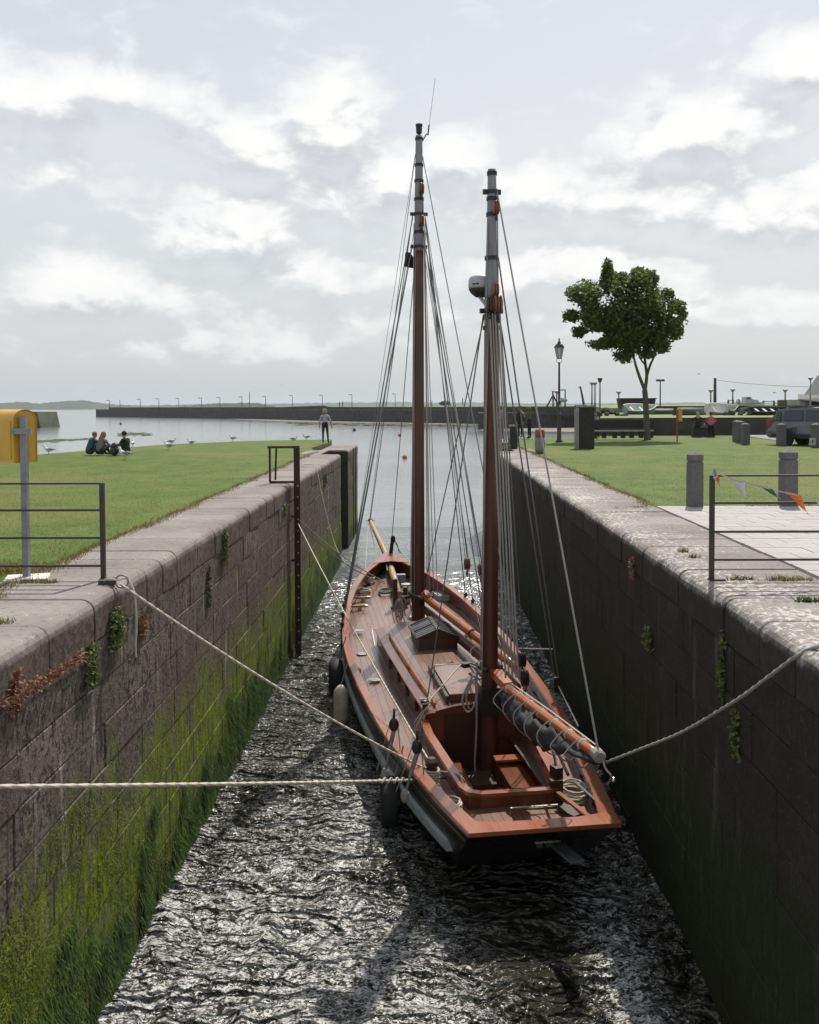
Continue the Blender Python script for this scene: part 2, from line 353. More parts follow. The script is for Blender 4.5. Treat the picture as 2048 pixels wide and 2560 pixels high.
def wood(name, c, rough=.28, coat=.5, gr=(14, 1.2, 14), var=.3):
    m, t, b = newmat(name); v = t.scale(t.obj(), gr); f = t.noise(v, 1.6, 6, .6, .6); f2 = t.noise(t.obj(), 1.3, 4)
    col = t.ramp(f, [(.3, tuple(x*(1-var) for x in c)), (.7, tuple(x*(1+var) for x in c))])
    col = t.mix(t.m('MULTIPLY', t.sm(f2, .45, .7), .35), col, tuple(x*.55 for x in c)); col = t.mix(t.m('MULTIPLY', t.rnd(), .22), col, tuple(x*.6 for x in c))
    t.put(b.inputs['Base Color'], col); t.put(b.inputs['Roughness'], t.m('ADD', rough-.1, t.m('MULTIPLY', f2, .2)))
    b.inputs['Coat Weight'].default_value = coat; b.inputs['Coat Roughness'].default_value = .24 if 'deck' in name else .18; t.put(b.inputs['Normal'], t.bump(f, .12, .004)); return m
M_DECK = wood('deck_planks', (.185, .078, .040), .42, 1.); M_RAIL = wood('varnished_rail', (.30, .082, .026), .3, .7); M_VARN = wood('varnished_mahogany', (.165, .047, .018), .25, .5)
M_MAST = wood('mast_varnish', (.095, .027, .012), .5, .12, (14, 14, 1)); M_BOOM = wood('orange_spar', (.41, .118, .03), .3, .4); M_DARKW = wood('dark_wood', (.05, .026, .016), .4, .2)
M_SPRIT = wood('bare_bowsprit', (.40, .265, .13), .55, .1)
M_HULL = plain('black_hull_paint', (.012, .011, .010), .3, .3, 3, coat=.2); M_STRAKE = plain('pale_grey_paint', (.42, .43, .45), .5, .15, 5)
M_WHITE = plain('white_mast_paint', (.42, .41, .42), .5, .12, 6); M_MTOP = plain('weathered_mast_paint', (.235, .225, .235), .7, .25, 4, stretch=(4, 4, .6)); M_BLACK = plain('black_fittings', (.015, .014, .013), .5, .3, 10)
M_STEEL = plain('bright_steel', (.55, .54, .5), .28, .15, 10, metal=1.); M_IRON = plain('grey_galvanised', (.24, .245, .26), .5, .2, 12, metal=.4)
M_RUST = plain('rusty_steel', (.05, .024, .014), .85, .5, 14, bump=.5); M_FENCE = plain('dark_fence_paint', (.042, .034, .03), .5, .35, 16)
M_ROPE = plain('pale_rope', (.56, .50, .40), .9, .18, 40); M_ROPEG = plain('grey_rope', (.30, .28, .255), .9, .2, 40); M_WIRE = plain('rigging_wire', (.16, .155, .16), .6, .2, 30)
M_SAIL = plain('furled_sail_cloth', (.030, .025, .028), .8, .35, 5, bump=.6); M_RUBBER = plain('tyre_rubber', (.012, .012, .012), .75, .3, 9)
M_CREAM = plain('cream_fender', (.52, .45, .32), .5, .3, 7); M_GLASS = plain('dark_glass', (.02, .025, .028), .06, .2, 2, spec=.8)
M_BLOCK = wood('block_wood', (.17, .07, .03), .4, .3); M_YEL = plain('yellow_plastic', (.64, .37, .03), .45, .1, 3); M_GREYB = plain('bollard_granite', (.135, .125, .13), .85, .25, 18, bump=.3)
M_PAVE = plain('pale_pavers', (.37, .352, .33), .85, .15, 6); M_CONC = plain('white_concrete', (.62, .60, .56), .9, .15, 5); M_ASPH = plain('road_grey', (.23, .225, .225), .9, .15, 3)
M_SKIN = plain('skin', (.42, .25, .18), .6, .08, 8); M_DSTONE = plain('dark_quay_stone', (.062, .058, .05), .9, .45, .8, bump=.3); M_SLAB = plain('dark_slab_stone', (.032, .028, .022), .8, .4, 10, bump=.4)
M_LSTONE = plain('pale_slab_stone', (.27, .265, .27), .85, .2, 8); M_REDP = plain('red_paint', (.34, .06, .045), .6, .2, 8); M_MUD = plain('tidal_mud', (.11, .095, .065), .7, .5, .5)
M_FARG = plain('far_grass', (.17, .20, .06), .9, .35, .06); M_HILL = plain('hill_woods', (.045, .06, .04), .95, .5, .012); M_SHORE = plain('shore_stones', (.075, .075, .055), .9, .5, .4)
# ------------------------------------------------------------------ setting
WZ = -4.0; XL, XR = -3.1, 2.77
def sheet(name, pts, z, mat, drop=None, smooth=False):
    mb = MB(); n = len(pts); mb.add([(x, y, z) for x, y in pts], [tuple(range(n))])
    if drop is not None: mb.add([(x, y, z) for x, y in pts]+[(x, y, drop) for x, y in pts], [(i, (i+1) % n, n+(i+1) % n, n+i) for i in range(n)])
    return kind(mb.build(name, mat), 'structure')
# sea
mb = MB(); ys = [43.5, 60, 90, 150, 300, 600, 1500, 3000, 5700]
rows = [[(-3.2-(y-43.5)*1.6-(30 if y > 43.6 else .0), y, WZ) for _ in (0,)]+[(3.0+(y-43.5)*1.4+(30 if y > 43.6 else 0), y, WZ)] for y in ys]
rows[0] = [(-60, 30, WZ-.012), (60, 30, WZ-.012)]
kind(mb.grid(rows).build('sea', M_SEA), 'structure')
# lock water: displaced sheet with a foam attribute
def vnoise(x, y, seed):
    r = np.random.default_rng(seed); tab = r.random((256, 256)); xi = np.floor(x).astype(int); yi = np.floor(y).astype(int); fx_ = x-xi; fy_ = y-yi
    fx_ = fx_*fx_*(3-2*fx_); fy_ = fy_*fy_*(3-2*fy_); a = tab[xi % 256, yi % 256]; b = tab[(xi+1) % 256, yi % 256]; c = tab[xi % 256, (yi+1) % 256]; e = tab[(xi+1) % 256, (yi+1) % 256]
    return (a*(1-fx_)+b*fx_)*(1-fy_)+(c*(1-fx_)+e*fx_)*fy_
nx, ny = 230, 640
yv = 6.0*(44.0/6.0)**(np.linspace(0, 1, ny)); xv = np.linspace(XL-.15, XR+.15, nx); X, Y = np.meshgrid(xv, yv)
amp = np.clip((32-Y)/20, .12, 1.)*1.4*np.clip((44-Y)/4, 0, 1)
Zw = np.zeros_like(X); wx = X+.8*(vnoise(X*.6+3, Y*.6, 90)-.5); wy = Y+.8*(vnoise(X*.6, Y*.6+7, 91)-.5)
for fq, am, sd_ in ((.5, .075, 1), (1.1, .065, 2), (2.3, .045, 3), (4.7, .030, 4), (9.5, .015, 5), (17, .006, 6)):
    q = vnoise(wx*fq+wy*fq*.35+11, wy*fq*.9-wx*fq*.3+31, sd_); Zw += am*(1-np.abs(2*q-1))
Zw = (Zw-.12)*amp
foam = .26*np.clip((21-Y)/6, 0, 1)*np.clip((1.2-X)/.8, 0, 1)
foam += .95*np.clip((10.9-Y)/2.4, 0, 1)*np.clip((1.0-X)/1.2, 0, 1)
foam += .95*np.exp(-((X-1.95-.05*(Y-9))/.38)**2)*np.clip((13-Y)/2, 0, 1)
foam += .7*np.exp(-((X+.95-.0*(Y-12))/.26)**2)*np.exp(-((Y-12.6)/1.6)**2)
foam += .55*np.exp(-((X+2.1)/.7)**2)*np.clip((13.5-Y)/3, 0, 1)+.25*np.exp(-((X+1.4)/.9)**2)*np.clip((20-Y)/6, 0, 1)
foam += .5*np.exp(-((X-XL-.1)/.15)**2)*np.clip((17-Y)/6, 0, 1)+.35*np.exp(-((X-2.3)/.25)**2)*np.exp(-((Y-17)/1.5)**2)
foam -= .9*np.exp(-((X-.9)/.75)**2)*np.exp(-((Y-11)/1.5)**2)  # foam thinned in the boat's shadow zone, shade put into the foam colour
foam = np.minimum(foam, .85)
idx = np.arange(nx*ny).reshape(ny, nx)
F = np.stack([idx[:-1, :-1], idx[:-1, 1:], idx[1:, 1:], idx[1:, :-1]], -1).reshape(-1, 4)
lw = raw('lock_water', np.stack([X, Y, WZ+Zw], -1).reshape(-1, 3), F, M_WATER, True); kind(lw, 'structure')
at = lw.data.attributes.new('foam', 'FLOAT', 'POINT'); at.data.foreach_set('value', foam.ravel().astype(np.float32))
kind(MB().add([(XL-.2, 1, WZ-.02), (XR+.2, 1, WZ-.02), (XR+.2, 6.02, WZ-.02), (XL-.2, 6.02, WZ-.02)], [(0, 1, 2, 3)]).build('near_water', M_WATER), 'structure')
# lawns (left bank, right bank) as grass sheets with a bank edge
LE = [G(830, 1098), G(640, 1101), G(420, 1110), G(200, 1127), G(80, 1137), G(-150, 1165)]
lawnL = [(-4.24, 5), (-4.24, 36), (-4.9, 40), (LE[0].x+.3, 45.5)]+[(p.x, p.y) for p in LE]+[(-24, 5)]
lo = sheet('left_lawn', lawnL, -.012, M_GRASS, -4.3)
lawnR = [(4.05, 16.4), (40, 16.4), (40, 54.2), (9.5, 54.2), (8, 51.5), (4.6, 50.5), (4.4, 44), (4.05, 40)]
sheet('right_lawn', lawnR, -.012, M_GRASS, -4.3)
sheet('near_ground', [(4.05, 1), (40, 1), (40, 16.4), (4.05, 16.4)], -.06, M_PAVE, -4.3)
# bank behind the right wall, back lawn, road
sheet('boat_bank', [(10.4, 54.9), (70, 54.9), (100, 100), (19.2, 100)], .93, M_FARG, -4.2)
sheet('back_lawn', [(19.4, 100.4), (120, 100.4), (700, 900), (-110, 900), (-20, 345), (48, 262)], 1.42, M_FARG, -4.2)
sheet('road', [(17.3, 45), (40, 38), (40, 54.1), (18.2, 54.1)], .012, M_ASPH)
# far hills
def ridge(name, pts, Y, depth, seed):
    r = random.Random(seed); rows = [[], [], []]
    P = smoothpath([Vector((sx, sy, 0)) for sx, sy in pts], 14)
    for p in P:
        jit = r.uniform(-1.2, 1.2); top = D(p.x, p.y+jit, Y); b = D(p.x, p.y, Y)
        rows[0].append((b.x, Y-depth, -4.5)); rows[1].append((top.x, Y, top.z)); rows[2].append((b.x*1.1, Y+depth, -4.5))
    kind(MB().grid(rows).build(name, M_HILL, smooth=True), 'structure')
ridge('far_hill', [(-300, 1010), (-60, 1009), (0, 1007), (60, 1005), (95, 1008), (150, 1004), (200, 1001), (245, 1006), (300, 1012), (380, 1014), (470, 1013)], 2600, 180, 3)
ridge('far_coast', [(380, 1013), (480, 1011), (560, 1008), (640, 1010), (760, 1008), (900, 1006), (1010, 1005), (1090, 1007), (1200, 1006), (1330, 1008), (1480, 1008), (1650, 1007), (1800, 1006), (2000, 1005), (2300, 1002)], 4200, 300, 5)
ridge('near_headland', [(470, 1015), (530, 1010), (570, 1008), (640, 1007), (660, 1012), (690, 1016)], 900, 40, 8)
# ------------------------------------------------------------------ lock walls of separate stones
def unit_block(L, H):
    bv = .009; d_ = .05; h, l = H/2-.0035, L/2-.004
    mb = MB(); o = [(-d_, -l, -h), (-d_, l, -h), (-d_, l, h), (-d_, -l, h)]; a = [(-bv, -l, -h), (-bv, l, -h), (-bv, l, h), (-bv, -l, h)]
    i_ = [(0, -l+bv, -h+bv), (0, l-bv, -h+bv), (0, l-bv, h-bv), (0, -l+bv, h-bv)]
    return mb.add(o+a+i_, [(8, 9, 10, 11)]+[(k, (k+1) % 4, 4+(k+1) % 4, 4+k) for k in range(4)]+[(4+k, 4+(k+1) % 4, 8+(k+1) % 4, 8+k) for k in range(4)])
def make_wall(side, mat, cmat, label, ranges, far):
    """side -1 left / +1 right; face at XL / XR, blocks look to the lock"""
    X0 = XL if side < 0 else XR; wall = thing('lock_wall', label, 'wall', (X0, 0, WZ))
    r = random.Random(side+5); H = (4.0-.41+.25)/9; LS = (1.0, 1.3, 1.6)
    ub = {L: unit_block(L, H).mesh('stone_block', mat) for L in LS}
    for y0, y1 in ranges:
        mb = MB().box(((.06 if side > 0 else -.06)+side*.75, (y0+y1)/2, 1.75), (1.5, y1-y0, 3.9)); mb.build('wall_core', M_CORE, wall)
        farmb = MB()
        for k in range(9):
            z = 4.0-.41-H*(k+.5); y = y0+r.uniform(-.0, .1)
            first = True
            while y < y1-.3:
                L = r.choice(LS)
                if first and k % 2: L = 1.0
                first = False
                if y+L > y1-.5: L = None
                if L is None:
                    Lr = y1-y; me = unit_block(Lr, H).mesh('stone_block', mat); yc = y+Lr/2; y = y1
                else: me = ub[L]; yc = y+L/2; y += L
                pr = side*r.uniform(-.002, .014)
                if yc < far:
                    o = link('stone_block', me, wall, (pr, yc, z)); o.rotation_euler = (0, 0, 0 if side < 0 else math.pi)
                else:
                    o_ = len(farmb.v); mm = unit_block((Lr if y == y1 else L), H)
                    farmb.add([((p[0] if side < 0 else -p[0])+pr, p[1]+yc, p[2]+z) for p in mm.v], mm.f)
        if farmb.v: kind(farmb.build('far_stone_blocks', mat, wall), 'stuff')
        # coping
        y = y0; back = 1.14 if side < 0 else 1.28; rad = .12
        prof = [(back, -.0), (rad, 0)]+[(rad-rad*math.sin(a), -rad+rad*math.cos(a)) for a in (R(22), R(45), R(67), R(90))]+[(0, -.40), (back, -.40)]
        while y < y1-.05:
            L = r.choice((.62, .75, .9, 1.05)); L = min(L, y1-y)
            if y1-(y+L) < .35: L = y1-y
            dz = r.uniform(-.006, .006); mb = MB(); e = .007
            pr = r.uniform(-.012, .006)
            pts = [((side*(u+pr)), 4.0+v+dz) for u, v in prof]
            n = len(pts); bv = .014
            cx = sum(p[0] for p in pts)/n; cz = sum(p[1] for p in pts)/n
            ins = [(cx+(p[0]-cx)*.985, cz+(p[1]-cz)*.955) for p in pts]
            rows = [(ins, y+e), (pts, y+e+bv), (pts, y+L-e-bv), (ins, y+L-e)]
            vs_ = [(p[0], yy, p[1]) for pp, yy in rows for p in pp]
            mb.add(vs_, [tuple(range(n)), tuple(range(3*n, 4*n))[::-1]]+[(i*n+k, i*n+(k+1) % n, (i+1)*n+(k+1) % n, (i+1)*n+k) for i in range(3) for k in range(n)])
            mb.build('coping_stone', cmat, wall); y += L
    return wall
wL = make_wall(-1, M_WALL, M_COPE, 'sunlit grey stone lock wall with bright green algae, left of the boat', [(3.6, 34.3), (37.6, 43.0)], 27.)
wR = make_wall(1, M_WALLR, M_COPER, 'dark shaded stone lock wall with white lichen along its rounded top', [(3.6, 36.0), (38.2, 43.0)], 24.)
# gate recesses: pocket behind the face, dark sheet over its far face, dark strips standing for stop-log grooves
for X0, sd_, y0, y1, wl in ((XL, -1, 34.3, 37.6, wL), (XR, 1, 36.0, 38.2, wR)):
    MB().box((sd_*1.2, (y0+y1)/2, 1.9), (.8, y1-y0, 4.2)).build('recess_back', M_DSTONE, wl)
    MB().box((sd_*1.2, (y0+y1)/2, 3.995), (.85, y1-y0, .012)).build('recess_paving', M_COPE, wl)
    MB().box((sd_*.35, y1-.08, 1.98), (.7, .1, 3.94)).build('recess_far_face', M_SLAB, wl)
for yy in (40.2, 41.4): MB().box((.013, yy, 2.0), (.03, .10, 3.9)).build('groove_shade_strip', M_SLAB, wL)  # raised dark strips, the grooves' shade given as colour
# left apron slabs before the lawn, weeds
ap = thing('stone_apron', 'worn grey stone slabs with weeds in the joints beside the left railing', 'paving', (-4.24, 0, 0))
for i, (y0, y1) in enumerate(((3.6, 5.2), (5.2, 6.7), (6.7, 7.7), (7.7, 8.6), (8.6, 9.35))):
    for j in range(3):
        MB().box((-.62-1.2*j, (y0+y1)/2, -.06+random.uniform(-.004, .004)), (1.18, y1-y0-.02, .14)).build('slab', M_COPE, ap)
# right pavers
pv = thing('paving', 'pale grey block paving between the lichen coping and the right lawn', 'paving', (4.05, 0, 0))
pm = MB().box((0, 0, 0), (.588, .388, .1)).mesh('paver', M_PAVE)
cnt = 0; far_pv = MB()
for j in range(36):
    y = 16.2-.4*j
    if y < 2.: break
    xmax = .45*y*1.02-4.05
    for i in range(24):
        x = .36+.6*i+(.3 if j % 2 else 0)
        if x > xmax+.5 or cnt >= 300: far_pv.box((x, y, -.05+random.uniform(-.0015, .0015)), (.588, .388, .1)); continue
        link('paver', pm, pv, (x, y, -.05+random.uniform(-.0015, .0015))); cnt += 1
        if i == 0 and j % 2: MB().box((.215, y, -.05), (.288, .388, .1)).build('paver', M_PAVE, pv)
kind(far_pv.build('more_pavers', M_PAVE, pv), 'stuff')
# ------------------------------------------------------------------ grass blades, dry weeds, seaweed
def in_poly(px, py, poly):
    c = np.zeros(len(px), bool); n = len(poly)
    for i in range(n):
        x1, y1 = poly[i]; x2, y2 = poly[(i+1) % n]
        cond = ((y1 > py) != (y2 > py)) & (px < (x2-x1)*(py-y1)/((y2-y1)+1e-12)+x1); c ^= cond
    return c
def blades(name, px, py, z, h, wd, mat, lean=.5):
    n = len(px); a = RNG.uniform(0, 2*np.pi, n); hh = h*RNG.uniform(.5, 1.3, n); la = RNG.uniform(0, 2*np.pi, n); ll = lean*hh*RNG.uniform(.2, 1, n)
    V = np.zeros((n, 3, 3)); ox, oy = np.cos(a)*wd/2, np.sin(a)*wd/2
    V[:, 0] = np.stack([px-ox, py-oy, z+0*px], -1); V[:, 1] = np.stack([px+ox, py+oy, z+0*px], -1)
    V[:, 2] = np.stack([px+np.cos(la)*ll, py+np.sin(la)*ll, z+hh], -1)
    return kind(raw(name, V.reshape(-1, 3), np.arange(3*n).reshape(n, 3), mat), 'stuff')
def scatter(poly, n, ymin, ymax, xmin, xmax):
    y = ymin*(ymax/ymin)**RNG.random(n); x = xmin+(xmax-xmin)*RNG.random(n); k = in_poly(x, y, poly); return x[k], y[k]
x, y = scatter(lawnL, 260000, 8.6, 48, -16, -4.1); k_ = RNG.random(len(y)) < np.clip(1.15-(y-8)/36, 0, 1)**1.5; x, y = x[k_], y[k_]; blades('lawn_grass_blades', x, y, -.018, .022, .006, M_BLADE, .8)
x, y = scatter(lawnR, 200000, 16.4, 52, 4.0, 24); k_ = RNG.random(len(y)) < np.clip(1.1-(y-16)/34, 0, 1)**1.5; x, y = x[k_], y[k_]; blades('lawn_grass_blades', x, y, -.018, .022, .007, M_BLADE, .8)
# grass hem along the coping and dry weeds in joints
ex, ey = [], []
for X0, y0, y1, n in ((-4.22, 8, 36, 5000), (4.04, 16.3, 42, 2600)):
    q = y0*(y1/y0)**RNG.random(n); ex.append(X0+RNG.normal(0, .045, n)*(1+.8*vnoise(q*1.5, q*0+3, 4))+(.12 if X0 < 0 else -.12)*(vnoise(q*.9, q*0, 8)-.5)); ey.append(q)
blades('dry_grass_hem', np.concatenate(ex), np.concatenate(ey), -.01, .06, .012, M_DRY, .8)
ex, ey = [], []
for (xa, ya, xb, yb, n, s_) in ((-6.2, 9.36, -3.5, 9.36, 2600, .035), (-6, 8.6, -4.0, 8.62, 900, .04), (-5.5, 7.72, -3.5, 7.6, 1600, .04), (-6.5, 9.7, -4.4, 10.2, 5000, .22), (3.4, 9.42, 4.1, 9.42, 260, .03), (4.2, 9.45, 4.5, 9.45, 200, .03), (3.1, 11.3, 3.2, 11.3, 120, .03), (4.3, 16.35, 12, 16.38, 1800, .03), (3.3, 16, 3.9, 16.2, 120, .05)):
    q = RNG.random(n); k = vnoise(q*9+xa*3, q*0+ya, 12) > .42; ex.append((xa+(xb-xa)*q+RNG.normal(0, s_, n))[k]); ey.append((ya+(yb-ya)*q+RNG.normal(0, s_, n))[k])
blades('joint_weeds', np.concatenate(ex), np.concatenate(ey), -.005, .055, .012, M_DRY, .9)
def weed_strips(name, n, z0, z1, pw_, dens, len_, wid_, outw, mat, seed):
    yy = 6.4*(36/6.4)**RNG.random(n); zz = z0+(z1-z0)*RNG.random(n)**pw_; q = vnoise(yy*3.1, zz*2.2+40, seed)*.6+vnoise(yy*.9+7, zz*.8+3, seed+1)*.5
    keep = (q+dens(zz, yy)+RNG.normal(0, .13, n) > .62) & (yy < 34.2); yy, zz = yy[keep], zz[keep]; n = len(yy)
    L = RNG.uniform(*len_, n); wv = RNG.uniform(*wid_, n); o_ = RNG.uniform(.008, outw, n); V = np.zeros((n, 4, 3)); sk = RNG.normal(0, .025, n)
    V[:, 0] = np.stack([XL+.008+0*yy, yy-wv, zz], -1); V[:, 1] = np.stack([XL+.008+0*yy, yy+wv, zz], -1); V[:, 2] = np.stack([XL+o_, yy+wv*.4+sk, zz-L], -1); V[:, 3] = np.stack([XL+o_, yy-wv*.4+sk, zz-L], -1)
    V[:, :, 2] = np.maximum(V[:, :, 2], -4.06); kind(raw(name, V.reshape(-1, 3), np.arange(4*n).reshape(n, 4), mat), 'stuff')
weed_strips('hanging_seaweed', 60000, -4.0, -2.7, 1.5, lambda z, y: (-3.25-z)*.42, (.04, .15), (.004, .012), .055, M_KELP, 21)
weed_strips('wall_moss', 80000, -3.7, -1.7, 1.0, lambda z, y: -.06-.10*np.abs(z+2.9+.02*(y-10))-.002*y, (.008, .032), (.003, .009), .018, M_MOSS, 31)
# ------------------------------------------------------------------ the boat (local: x starboard, y forward from the transom, z above water)
HD = math.atan(.155); BO = Vector((1.34, 10.2, WZ)); BX = Vector((math.cos(HD), math.sin(HD), 0)); BY_ = Vector((-math.sin(HD), math.cos(HD), 0))
boat = thing('sailing_boat', 'wooden two-masted sailing boat with black hull and varnished deck, motoring out of the lock', 'boat', BO, HD)
def W(x, y, z): return BO+BX*x+BY_*y+Vector((0, 0, z))
def Bz(sx, sy, z):
    q = G(sx, sy, z+WZ)-BO; return Vector((q.dot(BX), q.dot(BY_), z))
def Bs(sx, sy, s):
    r = ray(sx, sy); k = (BO.dot(BY_)+s-CAM.dot(BY_))/r.dot(BY_); q = CAM+r*k-BO; return Vector((q.dot(BX), q.dot(BY_), q.z))
def itp(tab, s):
    for (a, va), (b, vb) in zip(tab, tab[1:]):
        if s <= b: u = max(0, (s-a)/(b-a)); return va+(vb-va)*u
    return tab[-1][1]
HB = [(0, .86), (.93, 1.03), (1.6, 1.14), (2.4, 1.26), (3.4, 1.41), (4.4, 1.5), (5.6, 1.585), (7, 1.665), (8.2, 1.69), (9, 1.675), (10.2, 1.57), (11.3, 1.46), (12.5, 1.25), (13.3, 1.04), (14, .80), (14.6, .50), (15.1, .26), (15.5, .045)]
HS = [sum(itp(HB, s+d_) for d_ in (-.3, -.15, 0, .15, .3))/5 if .4 < s < 15 else itp(HB, s) for s in [i*.1 for i in range(157)]]
def hb(s): i = min(max(s*10, 0), 155); k = int(i); return HS[k]+(HS[min(k+1, 156)]-HS[k])*(i-k)
def zr(s): q = s/15.5; return .95+.10*max(0, (.25-q)/.25)**2+.75*max(0, (q-.35)/.65)**2
def zd(s): return zr(s)-itp([(0, .30), (3, .27), (9, .27), (13, .36), (15.5, .42)], s)
ST = [0, .3, .6, .93, 1.3, 1.6, 2, 2.4, 3, 3.4, 4, 4.4, 5, 5.6, 6.3, 7, 7.6, 8.2, 9, 9.6, 10.2, 10.8, 11.3, 11.9, 12.5, 13, 13.4, 13.8, 14.2, 14.6, 14.9, 15.2, 15.5]
def rake(s): return 1.25*max(0, 1-s/3.2)-.55*max(0, (s-12)/3.5)
rows = []
for s in ST:
    b_ = hb(s); z1 = zr(s); sec = [(1, z1-.02), (1.0, z1-.16), (.995, z1-.34), (.97, .42), (.92, .18), (.84, -.05), (.6, -.35), (0, -.6)]
    rows.append([(sg*b_*k, s+rake(s)*(z1-z), z) for sg, seq in ((-1, sec), (1, sec[::-1][1:])) for k, z in seq])
hm = MB().grid(rows); hm.add(rows[0], [tuple(range(len(rows[0])))]); hull = hm.build('hull', M_HULL, boat, True)
for p in hull.data.polygons:
    if len(p.vertices) > 6: p.use_smooth = False
# moulding below the bulwark, pale rubbing strake
def sweep(name, f, s0, s1, n, sect, mat, parent, sides=(-1, 1)):
    out = None
    for sg in sides:
        rr = []
        for i in range(n+1):
            s = s0+(s1-s0)*i/n; rr.append([(sg*(f(s)[0]+u), s+f(s)[2], f(s)[1]+v) for u, v in sect]+[(sg*(f(s)[0]+sect[0][0]), s+f(s)[2], f(s)[1]+sect[0][1])])
        mb = MB().grid(rr); mb.add(rr[0][:-1], [tuple(range(len(sect)))]); mb.add(rr[-1][:-1], [tuple(range(len(sect)))]); out = mb.build(name, mat, parent)
    return out
sq = lambda a, b, c, d_: [(a, c), (b, c), (b, d_), (a, d_)]
sweep('bulwark_moulding', lambda s: (hb(s)*1.0, zr(s)-.16, rake(s)*.16), 0.02, 15.3, 60, sq(-.01, .014, -.012, .012), M_DARKW, boat)
sweep('rubbing_strake', lambda s: (hb(s)*.975, .47, rake(s)*(zr(s)-.47)), .35, 9.9, 50, [(-.03, -.07), (.05, -.07), (.06, .045), (.02, .075), (-.03, .075)], M_STRAKE, boat)
# rail cap and inner bulwark
def capw(s): return itp([(0, .20), (1.2, .15), (4, .125), (10, .12), (14, .15), (15.5, .2)], s)
for sg in (-1, 1):
    rr = []
    for s in [i*.155 for i in range(101)]:
        b_ = hb(s); i_ = max(b_-capw(s), .0); z = zr(s)
        rr.append([(sg*(b_+.022), s, z-.025), (sg*(b_+.022), s, z+.012), (sg*(b_+.008), s, z+.022), (sg*i_, s, z+.022), (sg*i_, s, z-.025), (sg*(b_+.022), s, z-.025)])
    MB().grid(rr).build('rail_cap', M_RAIL, boat)
    rr = []
    for s in [.45+i*.150 for i in range(100)]:
        b_ = max(hb(s)-.055, .005); rr.append([(sg*b_, s, zr(s)-.02), (sg*max(b_-.03, .004), s, zd(s)-.05)])
    MB().grid(rr).build('bulwark', M_VARN, boat)
trc = [(-.882, -.015), (.882, -.015), (.80, .30), (.66, .25), (.45, .215), (0, .205), (-.45, .215), (-.66, .25), (-.80, .30)]
MB().prism(trc, 'z', zr(0)-.022, zr(0)+.0265).build('transom_cap', M_RAIL, boat)
MB().add([(-.84, .10, zr(0)-.02), (.84, .10, zr(0)-.02), (.84, .47, zd(0)-.03), (-.84, .47, zd(0)-.03)], [(0, 1, 2, 3)]).build('transom_lining', M_VARN, boat)
# deck: dark base sheet plus separate planks with caulked seams
def camber(x, s): b_ = max(hb(s), .2); return .05*(1-(x/b_)**2)
deck = MB()
SD = [.47+i*.25 for i in range(61)]
CK0, CK1 = 1.33, 3.98
def cwid(s): return itp([(1.2, .60), (3.4, .74), (4.0, .73)], s)
dk = MB().grid([[(sg*max(hb(s)-.06, .0)*u, s, zd(s)-.03) for sg, u in ((-1, 1), (-1, .5), (1, 0), (1, .5), (1, 1))] for s in SD if s > 3.9])
dk.grid([[(-hb(s)+.06, s, zd(s)-.02), (-.56, s, zd(s)-.02)] for s in SD if s < 4.3]); dk.grid([[(hb(s)-.06, s, zd(s)-.02), (.56, s, zd(s)-.02)] for s in SD if s < 4.3])
dk.grid([[(-.6, s, zd(s)-.02), (.6, s, zd(s)-.02)] for s in (.47, 1.3)])
deck = dk.build('deck', M_DARKW, boat)
pw = .125
def plank(x0, x1, s0, s1):
    rr = []; s = s0; st = .3
    while True:
        m_ = max(hb(s)-.085, 0); a, b_ = max(-m_, min(m_, x0+.0022)), max(-m_, min(m_, x1-.0022))
        if b_-a > .012: rr.append([(a, s, zd(s)-.02), (a, s, zd(s)+camber(a, s)), (b_, s, zd(s)+camber(b_, s)), (b_, s, zd(s)-.02)])
        if s >= s1-1e-6: break
        s = min(s+st, s1)
    if len(rr) > 1: MB().grid(rr).build('deck_plank', M_DECK, deck)
for i in range(-14, 14):
    x0, x1 = i*pw, (i+1)*pw; xm = min(abs(x0), abs(x1)); xM = max(abs(x0), abs(x1))
    if xM <= .60: plank(x0, x1, .46, 1.30); plank(x0, x1, 9.1, 15.2)
    elif xM <= .8: plank(x0, x1, .46, 1.6 if xM > .7 else 1.30); plank(x0, x1, 9.1, 15.2)
    else: plank(x0, x1, .46, 5.1); plank(x0, x1, 5.106, 10.2); plank(x0, x1, 10.206, 15.2)
for sg in (-1, 1):   # side-deck filler boards next to the coaming
    rr = [[(sg*(cwid(s)+.0), s, zd(s)+.03), (sg*.876, s, zd(s)+camber(.876, s)-.002)] for s in [1.2+i*.28 for i in range(30)]]
    MB().grid([[(a[0]*(1), a[1], a[2]), b_] for a, b_ in rr]).build('covering_board', M_DECK, deck)
